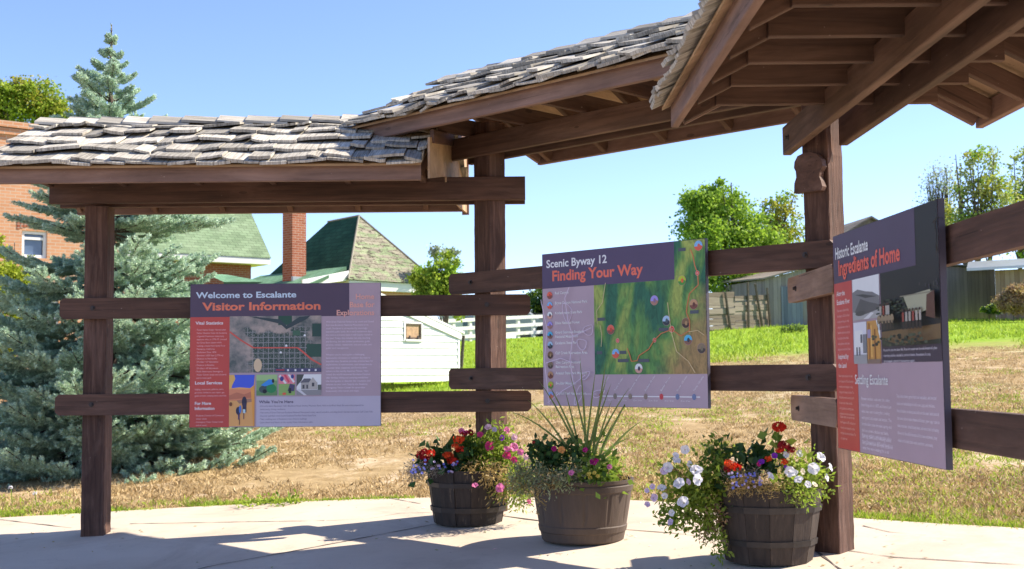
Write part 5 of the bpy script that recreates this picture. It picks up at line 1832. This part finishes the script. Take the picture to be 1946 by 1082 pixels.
PET = {
    'pink': petal('pink_petals', lin(235, 130, 175)), 'hotpink': petal('hot_pink_petals', lin(226, 70, 130)), 'palepink': petal('pale_pink_petals', lin(246, 196, 206)),
    'white': petal('white_petals', (.80, .78, .82), .35), 'red': petal('red_petals', (.62, .028, .012)), 'darkred': petal('dark_red_petals', (.30, .012, .016)),
    'orange': petal('orange_red_petals', (.78, .085, .02)), 'purple': petal('purple_petals', (.24, .03, .42)), 'magenta': petal('magenta_petals', (.50, .02, .18)),
    'blue': petal('blue_petals', (.20, .22, .62)), 'yellow': petal('yellow_petals', (.80, .58, .10)), 'cream': petal('cream_petals', (.75, .66, .5)), 'peach': petal('peach_petals', (.85, .36, .10)), 'lilac': petal('lilac_petals', (.62, .50, .70)),
}
CENTER = plain('flower_throat', (.42, .36, .10), .7)
def petunia(par, c, r, facing, mat, rng, name='flower'):
    """five lobed trumpet seen open"""
    z = Vector(facing).normalized()
    x = z.cross(Vector((.1, .2, 1))).normalized()
    y = z.cross(x)
    mm = MB()
    ph = rng.uniform(0, 6.28)
    n = 20
    sq_ = rng.uniform(-.14, .14)
    r = r * rng.uniform(.8, 1.15)
    z = (z + Vector((rng.uniform(-.45, .45), 0, rng.uniform(-.35, .35)))).normalized()
    x = z.cross(Vector((.1, .2, 1))).normalized()
    y = z.cross(x)
    rings = [(.14, -.42), (.45, -.12), (.8, .02), (1.0, .0)]
    vs = []
    for (f, dz) in rings:
        for k in range(n):
            a = 2 * math.pi * k / n
            lob = 1 - .13 * (abs(math.cos(2.5 * a)) ** 6) * f
            wav = .10 * math.cos(5 * a) * f * f + rng.uniform(-.06, .06) * f
            rr = r * f * lob * (1 + sq_ * math.cos(a))
            vs.append(Vector(c) + x * math.cos(a + ph) * rr + y * math.sin(a + ph) * rr + z * r * (dz + wav))
    fs = []
    for i in range(3):
        for k in range(n):
            fs.append((i * n + k, i * n + (k + 1) % n, (i + 1) * n + (k + 1) % n, (i + 1) * n + k))
    mm.grid(vs, fs)
    mm.grid([vs[k] for k in range(n)], [tuple(range(n))], mi=1)
    # tube of the flower
    b = Vector(c) - z * r * 1.1
    mm.tube([Vector(c) - z * r * .42, b], [r * .16, r * .07], 6)
    return mm.build(name, [mat, CENTER], par, origin=Vector(c))
def flower_head(par, c, r, mat, rng, name='flower_head', n=26, flat=.75):
    """round head of many small five petalled florets"""
    mm = MB()
    for i in range(n):
        d = Vector((rng.gauss(0, 1), rng.gauss(0, 1), rng.gauss(.35, 1) * flat)).normalized()
        p = Vector(c) + Vector((d.x * r, d.y * r, d.z * r * flat)) * rng.uniform(.55, 1)
        x = d.cross(Vector((.3, .1, 1))).normalized()
        y = d.cross(x)
        fr = r * rng.uniform(.30, .42)
        for k in range(5):
            a = 2 * math.pi * k / 5 + rng.uniform(-.2, .2)
            e = x * math.cos(a) + y * math.sin(a)
            s_ = y * math.cos(a) - x * math.sin(a)
            up = d * fr * rng.uniform(.1, .5)
            mm.face([p, p + e * fr * .6 + s_ * fr * .42 + up * .6, p + e * fr + up, p + e * fr * .6 - s_ * fr * .42 + up * .6])
    return mm.build(name, mat, par, origin=Vector(c))
def stem(par, pts, r, mat, name='stem'):
    mm = MB()
    mm.tube(pts, [r] * len(pts), 5)
    return mm.build(name, mat, par, origin=Vector(pts[0]))
def foliage(par, Y, blobs, leafpx, mat, seed, name='foliage', aspect=.55, hang=0, depth=None, twigs=0):
    """blobs in pixels (x, y, rx, ry, number of leaves[, dY])"""
    rng = np.random.default_rng(seed)
    k = px2(Y)
    parts = []
    tw = MB()
    for bl in blobs:
        x, y, rx, ry, n = bl[:5]
        dY = bl[5] if len(bl) > 5 else 0
        c = P(x, y, Y + dY)
        dp = depth if depth else min(rx, 60) * k
        nc = max(4, n // 9)
        cc_, dd = blob_points(nc, c, (rx * k, dp, ry * k), rng, .45)
        idx = rng.integers(0, nc, n)
        pts = cc_[idx] + rng.normal(size=(n, 3)) * leafpx * k * .75
        out = dd[idx]
        d = nrm(out * .7 + rng.normal(size=(n, 3)) * .7 + np.array([0, -.1, .25 - hang]))
        parts.append(leaf_arrays(pts, d, rng.uniform(.6, 1.25, n) * leafpx * k, rng.uniform(.8, 1.2, n) * leafpx * k * aspect, rng, .2))
        for i in range(min(twigs, nc)):
            a = Vector(c) + Vector((0, 0, ry * k * .2))
            b = Vector(cc_[i])
            tw.tube([a, a.lerp(b, .5) + Vector((0, 0, .02)), b], [.0022, .0018, .0012], 4)
    V, F = merge(parts)
    o = fast_mesh(name, V, F, GREEN[mat], par)
    if twigs and tw.v:
        tw.build('twigs', GREEN['tan'], par)
    return o
def plant(name, label, cat, base, group=None):
    return thing(name, label, cat, base, group)
fr = random.Random(12)
def flowers(par, Y, lst, name='flower', face=(0, -1, .35)):
    for it in lst:
        px_, py_, r_, col = it[:4]
        dY = it[4] if len(it) > 4 else 0
        f_ = it[5] if len(it) > 5 else (face[0] + fr.uniform(-.5, .5), face[1] + fr.uniform(-.2, .4), face[2] + fr.uniform(-.2, .4))
        petunia(par, P(px_, py_, Y + dY - .10), r_ * (1.12 if Y > 7.2 else .92) * px2(Y), f_, PET[col], fr, name)

# ---- left barrel
Y1 = bc1.y - .05
zt1 = bc1 + Vector((0, 0, .28))
k1 = px2(Y1)
pt = plant('petunia_plant', 'bushy plant with many pink petunias, trailing over the leftmost barrel', 'flowering plant', zt1 + Vector((.05, .02, 0)))
foliage(pt, Y1, [(925, 858, 36, 36, 620), (965, 872, 30, 34, 420), (900, 880, 30, 26, 380), (945, 830, 26, 22, 240), (985, 900, 18, 30, 200)], 11, 'lime', 31, aspect=.42, twigs=12)
foliage(pt, Y1, [(905, 850, 26, 26, 220), (935, 885, 30, 20, 220)], 12, 'mid', 32, aspect=.5)
foliage(pt, Y1, [(985, 935, 26, 26, 260, -.12), (965, 920, 24, 24, 220, -.16), (1000, 900, 14, 26, 120, -.05), (985, 955, 20, 12, 90, -.15)], 9, 'lime', 33, aspect=.35, hang=.8, twigs=8)
foliage(pt, Y1, [(930, 900, 36, 18, 330, -.18), (955, 930, 22, 26, 240, -.18), (900, 890, 24, 10, 110, -.16)], 9, 'tan', 34, 'dried_foliage', aspect=.3, hang=.6)
flowers(pt, Y1, [(927, 812, 7, 'palepink'), (877, 819, 6, 'pink'), (963, 818, 7, 'pink'), (954, 832, 6, 'purple'), (929, 848, 8, 'hotpink'), (963, 853, 7, 'pink'), (977, 850, 7, 'pink'), (964, 866, 7, 'hotpink'),
                 (977, 874, 7, 'hotpink'), (990, 859, 6, 'pink'), (912, 826, 7, 'hotpink'), (940, 816, 5, 'lilac'), (978, 832, 5, 'palepink'), (903, 922, 5.5, 'pink', -.2), (950, 928, 7, 'pink', -.2), (1005, 953, 5, 'pink', -.1), (886, 822, 5, 'hotpink'), (1000, 868, 5, 'palepink')])
pt = plant('geranium_plant', 'dark leaved geranium with orange red flower heads in the leftmost barrel', 'flowering plant', zt1 + Vector((-.08, -.03, 0)))
foliage(pt, Y1, [(868, 878, 26, 22, 160), (840, 885, 22, 14, 90), (885, 860, 16, 16, 60)], 18, 'dark', 35, aspect=.85)
for (x, y, r, c) in ((872, 836, 10, 'orange'), (852, 866, 9, 'orange'), (861, 876, 9, 'red'), (875, 855, 8, 'red'), (866, 848, 7, 'orange')):
    flower_head(pt, P(x, y, Y1 - .15), r * 1.1 * k1, PET[c], fr)
    stem(pt, [zt1 + Vector((-.06, -.03, 0)), P(x, y + 6, Y1 - .04)], .003, GREEN['mid'])
pt = plant('geranium_plant', 'geranium with two deep red flower heads at the left rim of the leftmost barrel', 'flowering plant', zt1 + Vector((-.17, -.05, 0)))
foliage(pt, Y1, [(815, 880, 16, 10, 50)], 14, 'dark', 36, aspect=.85)
for (x, y, r, c) in ((800, 866, 10, 'darkred'), (818, 862, 9, 'red'), (806, 858, 7, 'darkred'), (812, 874, 8, 'darkred'), (880, 826, 7, 'darkred'), (895, 822, 7, 'darkred')):
    flower_head(pt, P(x, y, Y1 - .15), r * 1.1 * k1, PET[c], fr)
pt = plant('lobelia_plant', 'grey thread leaved trailing plant with tiny blue flowers at the rim of the leftmost barrel', 'flowering plant', zt1 + Vector((-.2, -.1, 0)))
foliage(pt, Y1, [(792, 888, 24, 17, 520, -.06), (812, 892, 22, 12, 240, -.12), (786, 900, 18, 16, 220, -.02), (840, 892, 26, 8, 220, -.16)], 7, 'greyb', 37, aspect=.16, hang=.5)
for i in range(34):
    x, y = (fr.uniform(776, 812), fr.uniform(874, 900)) if i % 2 else (fr.uniform(815, 870), fr.uniform(876, 898))
    petunia(pt, P(x, y, Y1 - .2 - fr.uniform(0, .05)), 2.4 * k1, (0, -1, .4), PET['blue' if i % 4 else 'lilac'], fr)

# ---- middle barrel
Y2 = bc2.y - .02
zt2 = bc2 + Vector((0, 0, .29))
k2 = px2(Y2)
sp = plant('spike_plant', 'tall spiky grass like plant fanning up from the middle barrel', 'spiky plant', P(1120, 905, Y2))
def blade(par, pts, w, mat='spike'):
    mm = MB()
    n = len(pts)
    vs, fs = [], []
    for i, p in enumerate(pts):
        f = i / (n - 1)
        ww = w * (1 - f ** 2.2) * (.6 + .4 * min(1, f * 5)) + .0004
        d = (pts[min(i + 1, n - 1)] - pts[max(i - 1, 0)]).normalized()
        s_ = d.cross(Vector((.15, -1, .1))).normalized()
        u_ = s_.cross(d)
        vs += [p - s_ * ww, p + u_ * ww * .5, p + s_ * ww]
    for i in range(n - 1):
        fs += [(3 * i, 3 * i + 1, 3 * i + 4, 3 * i + 3), (3 * i + 1, 3 * i + 2, 3 * i + 5, 3 * i + 4)]
    mm.grid(vs, fs)
    return mm.build('leaf', GREEN[mat], par)
ends = [(1048, 742, -.05), (1086, 722, .05), (1076, 752, .1), (1103, 690, 0), (1118, 725, .12), (1130, 718, -.08), (1143, 722, .05), (1152, 722, -.04), (1158, 740, .1), (1190, 748, 0), (1172, 758, -.1), (1205, 745, .12), (1096, 742, -.12),
        (1010, 770, 0), (980, 790, .05), (1196, 835, -.1), (1180, 862, .08), (1165, 806, -.06), (1030, 735, .1), (1138, 748, .16), (1110, 758, -.15), (1218, 805, .1), (1150, 700, .0), (1125, 700, .1), (1160, 770, -.16), (1092, 775, .15)]
for k_, (x, y, dy) in enumerate(ends):
    if k_ in (4, 6, 10, 12, 19, 23, 25):
        continue
    a = P(1118 + fr.uniform(-15, 15), 900, Y2 + fr.uniform(-.03, .03))
    b = P(x, y, Y2 + dy)
    b = a + (b - a) * 1.07
    side_ = abs(x - 1118)
    mid = a.lerp(b, .55) + Vector((0, 0, .012 + .0006 * side_))
    pts = []
    for i in range(9):
        f = i / 8
        pts.append(a.lerp(mid, f).lerp(mid.lerp(b, f), f))
    blade(sp, pts, fr.uniform(.0055, .0075))
pt = plant('petunia_plant', 'dark green leafy plant with magenta flowers at the left of the middle barrel', 'flowering plant', zt2 + Vector((-.12, 0, 0)))
foliage(pt, Y2, [(1040, 872, 26, 24, 170), (1062, 860, 20, 18, 100), (1025, 855, 14, 16, 70), (1085, 872, 20, 18, 90)], 15, 'dark', 41, aspect=.6, twigs=8)
flowers(pt, Y2, [(1053, 853, 6, 'magenta'), (1068, 855, 8, 'peach', -.05), (1014, 841, 4, 'darkred')])
pt = plant('petunia_plant', 'broad leaved green plant with deep magenta flowers at the right of the middle barrel', 'flowering plant', zt2 + Vector((.1, -.08, 0)))
foliage(pt, Y2, [(1140, 900, 28, 16, 120, -.12), (1155, 890, 22, 16, 80, -.05), (1128, 918, 14, 10, 40, -.22), (1110, 868, 12, 22, 60)], 19, 'mid', 42, aspect=.5)
flowers(pt, Y2, [(1112, 855, 7, 'magenta', -.05), (1128, 877, 9, 'magenta', -.12), (1085, 899, 6, 'pink', -.2), (1158, 887, 5, 'pink', -.1)])
for (x, y) in ((1119, 901), (1130, 899), (1122, 908), (1136, 905)):
    petunia(pt, P(x, y, Y2 - .26), 4.5 * k2, (0, -1, .5), PET['yellow'], fr)
pt = plant('trailing_plant', 'silvery trailing plant spilling over the left rim of the middle barrel', 'trailing plant', zt2 + Vector((-.2, -.1, 0)))
foliage(pt, Y2, [(1030, 905, 36, 18, 420, -.12), (1075, 912, 36, 16, 380, -.2), (1005, 915, 26, 22, 300, -.04), (1050, 925, 40, 9, 220, -.24), (990, 900, 22, 26, 200, .02), (1095, 900, 20, 16, 160, -.12), (1100, 885, 14, 14, 90)], 9, 'silver', 43, aspect=.32, hang=.2, twigs=10)
foliage(pt, Y2, [(1000, 925, 28, 22, 220, -.06), (1024, 940, 8, 24, 90, -.26), (1045, 915, 20, 12, 120, -.2), (1185, 905, 16, 8, 120, -.05), (1170, 900, 12, 8, 60, -.08)], 8, 'tan', 44, 'dried_foliage', aspect=.28, hang=.7)
foliage(pt, Y2, [(985, 915, 26, 22, 330, .04), (1008, 890, 16, 22, 160, .04)], 7, 'greyb', 45, 'thread_foliage', aspect=.18, hang=.3)

# ---- right barrel
Y3 = bc3.y - .04
zt3 = bc3 + Vector((0, 0, .31))
k3 = px2(Y3)
pt = plant('petunia_plant', 'white petunias cascading down the left side of the barrel by the corner post', 'flowering plant', zt3 + Vector((-.2, -.02, 0)))
foliage(pt, Y3, [(1330, 930, 40, 34, 420), (1300, 960, 36, 36, 320), (1345, 975, 28, 40, 330), (1362, 920, 20, 44, 260), (1290, 905, 34, 26, 150), (1325, 900, 30, 26, 150), (1265, 950, 24, 30, 110), (1310, 990, 34, 18, 130)], 13, 'lime', 51, aspect=.5, hang=.3, depth=.10, twigs=16)
foliage(pt, Y3, [(1350, 900, 20, 30, 120), (1320, 945, 40, 30, 160), (1285, 985, 30, 16, 60)], 14, 'mid', 52, aspect=.5, depth=.10)
foliage(pt, Y3, [(1360, 985, 18, 36, 220, -.02), (1345, 1010, 20, 20, 120)], 11, 'rust', 53, 'dried_foliage', aspect=.3, hang=.8, depth=.08)
foliage(pt, Y3, [(1368, 1030, 14, 22, 90, -.06), (1372, 1048, 10, 10, 36, -.08)], 12, 'lime', 54, 'trailing_stems', aspect=.4, hang=.8, depth=.06)
flowers(pt, Y3, [(1285, 874, 11, 'white'), (1302, 856, 9, 'white'), (1270, 888, 11, 'white'), (1262, 895, 9, 'lilac'), (1310, 882, 7, 'white'), (1290, 918, 12, 'white', -.08), (1322, 892, 11, 'white', -.06), (1326, 912, 11, 'white', -.1), (1258, 926, 10, 'white'),
                 (1299, 954, 11, 'white', -.1), (1263, 943, 8, 'white'), (1243, 947, 8, 'lilac'), (1240, 925, 7, 'lilac'), (1230, 958, 8, 'lilac'), (1276, 975, 9, 'white'), (1274, 992, 8, 'lilac'), (1330, 893, 8, 'white', -.05), (1285, 865, 7, 'white'), (1309, 916, 7, 'lilac', -.02), (1230, 932, 6, 'lilac')], face=(-.25, -1, .3))
pt = plant('leafy_stem_plant', 'tall upright stems with narrow green leaves at the back left of the right barrel', 'leafy plant', zt3 + Vector((-.15, .05, 0)))
for (x, y, lean) in ((1358, 836, -6), (1376, 842, -2), (1386, 860, 4), (1350, 858, -8), (1365, 852, 0)):
    a, b = P(1382 + lean, 920, Y3 + .05), P(x, y, Y3 + .05)
    stem(pt, [a, a.lerp(b, .5) + Vector((.01, 0, 0)), b], .0024, GREEN['mid'])
    foliage(pt, Y3 + .05, [(x + (1382 - x) * f, y + (915 - y) * f, 9, 7, 9) for f in (.02, .14, .28, .42, .6)], 15, 'dark' if x % 2 else 'mid', 60 + x, aspect=.42, depth=.03)
pt = plant('geranium_plant', 'round leaved dark geranium with one tall bright red flower head in the right barrel', 'flowering plant', zt3 + Vector((.02, .03, 0)))
foliage(pt, Y3, [(1418, 884, 22, 18, 70), (1440, 876, 20, 14, 44), (1465, 884, 18, 18, 50), (1380, 898, 16, 18, 44)], 19, 'dark', 55, aspect=.95)
foliage(pt, Y3, [(1463, 848, 9, 11, 12)], 20, 'mid', 56, aspect=.95)
flower_head(pt, P(1480, 812, Y3), 14 * k3, PET['red'], fr, n=44)
stem(pt, [P(1470, 900, Y3), P(1476, 860, Y3), P(1480, 818, Y3)], .0032, GREEN['mid'])
for (x, y, r, c) in ((1490, 847, 12, 'darkred'), (1503, 855, 9, 'darkred'), (1482, 856, 8, 'red'), (1388, 882, 12, 'orange'), (1398, 888, 10, 'red'), (1393, 876, 8, 'cream'), (1460, 872, 7, 'orange'), (1490, 878, 8, 'orange'), (1383, 892, 8, 'darkred')):
    flower_head(pt, P(x, y, Y3 - .16), r * k3, PET[c], fr)
flowers(pt, Y3, [(1447, 878, 7, 'purple', -.08), (1472, 866, 7, 'purple', -.06), (1442, 882, 5, 'magenta', -.08), (1494, 888, 6, 'purple', -.1)])
pt = plant('petunia_plant', 'yellow green plant with open white petunias at the right of the right barrel', 'flowering plant', zt3 + Vector((.13, -.06, 0)))
foliage(pt, Y3, [(1525, 915, 36, 26, 420, -.08), (1548, 900, 24, 34, 300), (1505, 930, 30, 18, 260, -.16), (1520, 945, 32, 12, 200, -.2), (1500, 900, 26, 26, 160), (1560, 925, 10, 22, 90)], 11, 'lime', 57, aspect=.4, twigs=10)
foliage(pt, Y3, [(1515, 878, 9, 11, 14, -.08)], 26, 'lime', 58, 'foliage', aspect=.9)
flowers(pt, Y3, [(1465, 904, 11, 'white', -.2), (1500, 896, 11, 'white', -.16), (1508, 898, 8, 'white', -.1), (1518, 911, 10, 'white', -.2), (1545, 890, 11, 'white', -.1), (1561, 868, 11, 'white', 0, (.6, -.8, .3)), (1579, 888, 9, 'white', .02, (.9, -.5, .2)), (1572, 908, 9, 'white', 0, (.8, -.6, .2)),
                 (1536, 921, 8, 'white', -.2), (1526, 897, 7, 'cream', -.1), (1494, 865, 8, 'white', -.02), (1520, 862, 8, 'white', 0), (1549, 921, 6, 'cream', -.16)])
pt = plant('lobelia_plant', 'low tan thread leaved plant with tiny blue flowers along the right barrel front rim', 'flowering plant', zt3 + Vector((0, -.15, 0)))
foliage(pt, Y3, [(1415, 915, 36, 14, 420, -.14), (1440, 925, 40, 14, 420, -.2), (1400, 925, 24, 14, 260, -.16), (1465, 930, 24, 12, 200, -.2)], 8, 'tan', 59, aspect=.18, hang=.1)
foliage(pt, Y3, [(1400, 905, 26, 14, 280, -.1), (1430, 905, 30, 12, 220, -.12)], 8, 'greyb', 60, 'thread_foliage', aspect=.16)
for i in range(34):
    x, y = fr.uniform(1376, 1450), fr.uniform(892, 928)
    petunia(pt, P(x, y, Y3 - .26), 2.5 * k3, (0, -1, .4), PET['blue' if i % 3 else 'lilac'], fr)

# ================================================================== grass
def inside_pavement(x, y):
    poly = [(p.x, p.y) for p in edge]
    c = False
    j = len(poly) - 1
    for i in range(len(poly)):
        xi, yi = poly[i]
        xj, yj = poly[j]
        if (yi > y) != (yj > y) and x < (xj - xi) * (y - yi) / (yj - yi) + xi:
            c = not c
        j = i
    return c
gz = np.vectorize(ground_z)
def blades(name, mat, P0, length, width, seed, lean=.5):
    rng = np.random.default_rng(seed)
    n = len(P0)
    d = rng.normal(size=(n, 3)) * lean
    d[:, 2] = 1
    d = nrm(d)
    s = nrm(np.cross(d, rng.normal(size=(n, 3))))
    L = (length * rng.uniform(.5, 1.3, n))[:, None]
    Wd = (width * rng.uniform(.6, 1.2, n))[:, None]
    bend = rng.normal(size=(n, 3)) * .25
    bend[:, 2] = -.1
    V = np.stack([P0 - s * Wd, P0 + s * Wd, P0 + d * L * .6 + s * Wd * .7, P0 + d * L + bend * L * .6, P0 + d * L * .6 - s * Wd * .7], 1).reshape(-1, 3)
    F = np.arange(5 * n).reshape(n, 5)
    o = fast_mesh(name, V, F, mat)
    o['kind'] = 'stuff'
    return o
rng = np.random.default_rng(77)
# bright strip along the edge of the pavement
pts = []
ed = [p for p in edge[1:-4]]
segs = [(a, b) for a, b in zip(ed, ed[1:])]
tot = sum((b - a).length for a, b in segs)
pr = random.Random(5)
for a, b in segs:
    L = (b - a).length
    nseg = int(L * 3600)
    nv = Vector((-(b - a).y, (b - a).x, 0)).normalized()
    for _ in range(nseg):
        f = pr.random()
        p = a.lerp(b, f)
        pxl = 973 + p.x / p.y * F_PX
        # thick at the far left and right, thin behind the planters
        w_ = .40 if pxl < 380 else (.40 - .28 * min(1, (pxl - 380) / 250) if pxl < 1250 else .12 + .42 * min(1, max(0, pxl - 1250) / 350))
        dens = 1 if pxl < 600 or pxl > 1560 else .55
        if pr.random() > dens:
            continue
        dd = abs(pr.gauss(0, .45)) * w_ - .045 * pr.random()
        if mnoise.noise(Vector((p.x * 2.3, p.y * 2.3, dd * 3))) < -.18:
            continue
        x_, y_ = p.x + nv.x * dd, p.y + nv.y * dd
        pts.append((x_, y_, ground_z(x_, y_) - .035))
blades('verge_grass', GREEN['blade'], np.array(pts), .055, .0038, 1, .6)
# dry field: tufts of clumped blades, sparse over the pale soil
def field_pts(n, y0, y1, seed, pred):
    r_ = random.Random(seed)
    out = []
    while len(out) < n:
        y = y0 + (y1 - y0) * r_.random() ** 1.5
        x = r_.uniform(-.52, .52) * y * 1.0
        if inside_pavement(x, y):
            continue
        if not pred(x, y):
            continue
        out.append((x, y))
    return out
def nz(x, y, s, o=0):
    return mnoise.fractal(Vector((x * s + o, y * s * .55, 1.7 + o)), 1.0, 2.0, 4)
tuft = field_pts(17000, 6.4, 25, 8, lambda x, y: nz(x, y, .9) > -.24 - .40 * pr.random())
pr = random.Random(6)
P0 = []
for (x, y) in tuft:
    for _ in range(13):
        xx, yy = x + pr.gauss(0, .045), y + pr.gauss(0, .045)
        P0.append((xx, yy, ground_z(xx, yy) - .035))
blades('dry_grass', GREEN['dry'], np.array(P0), .050, .0045, 2, .8)
tuft = field_pts(3600, 6.4, 22, 9, lambda x, y: nz(x, y, .5, 9) > .12)
P0 = []
for (x, y) in tuft:
    for _ in range(12):
        xx, yy = x + pr.gauss(0, .06), y + pr.gauss(0, .06)
        P0.append((xx, yy, ground_z(xx, yy) - .035))
blades('green_tufts', GREEN['blade'], np.array(P0), .045, .0042, 3, .8)
# lush meadow further up the slope
P0 = []
tuft = field_pts(7000, 24, 47, 10, lambda x, y: nz(x, y, .8, 3) > -.25 - (y - 26) * .05)
for (x, y) in tuft:
    for _ in range(6):
        xx, yy = x + pr.gauss(0, .12), y + pr.gauss(0, .12)
        P0.append((xx, yy, ground_z(xx, yy) - .04))
blades('meadow_grass', GREEN['blade'], np.array(P0), .13, .012, 4, .5)
# weeds at the left edge: two clover like heads
for (x, y, yb_) in ((20, 927, 958), (66, 938, 962)):
    b = G(x + 3, yb_)
    h_ = P(x, y, b.y)
    w = thing('white_weed', 'taller white headed weed at the far left edge of the grass' if x < 40 else 'shorter white headed weed just right of the taller one', 'weed', b)
    stem(w, [b, b.lerp(h_, .5) + Vector((.004, 0, 0)), h_], .004, GREEN['lime'])
    flower_head(w, h_, .018, PET['white'], fr, n=20)
# broad leaved clump in the verge
vb = G(520, 962)
w = thing('broadleaf_weed', 'low clump of broad bright leaves at the pavement edge left of the barrels', 'weed', vb)
foliage(w, vb.y + .05, [(520, 956, 44, 5, 130), (480, 957, 24, 4, 50), (555, 955, 20, 4, 40)], 9, 'bush', 71, 'leaves', aspect=.6, depth=.12)

# dry leaves, petals and grit blown over the paving
pr = random.Random(91)
lit = MB()
mats_l = [GREEN['tan'], PET['palepink'], M['soil'], GREEN['silver']]
for i in range(420):
    near = pr.random() < .6
    if near:
        c = pr.choice([bc1, bc2, bc3, bc3, post_c['M'], post_c['L'], post_c['R']])
        a = pr.uniform(0, 6.28)
        r_ = .26 + abs(pr.gauss(0, .28))
        x_, y_ = c.x + math.cos(a) * r_, c.y + math.sin(a) * r_
    else:
        x_, y_ = pr.uniform(-3.6, 3.2), pr.uniform(5.6, 9)
    if not inside_pavement(x_, y_):
        continue
    z_ = plane_z(x_, y_) + .004
    k = pr.random()
    mi = 2 if k < .55 else (0 if k < .85 else (1 if near and k < .93 else 3))
    sz = pr.uniform(.003, .007) if mi == 2 else pr.uniform(.008, .018)
    a = pr.uniform(0, 6.28)
    u_, v_ = Vector((math.cos(a), math.sin(a), pr.uniform(-.1, .3))), Vector((-math.sin(a), math.cos(a), pr.uniform(0, .5))) * .5
    o_ = Vector((x_, y_, z_))
    lit.face([o_ - u_ * sz, o_ + v_ * sz, o_ + u_ * sz, o_ - v_ * sz * .6], None, mi)
lo_ = lit.build('fallen_leaves', mats_l)
lo_['kind'] = 'stuff'
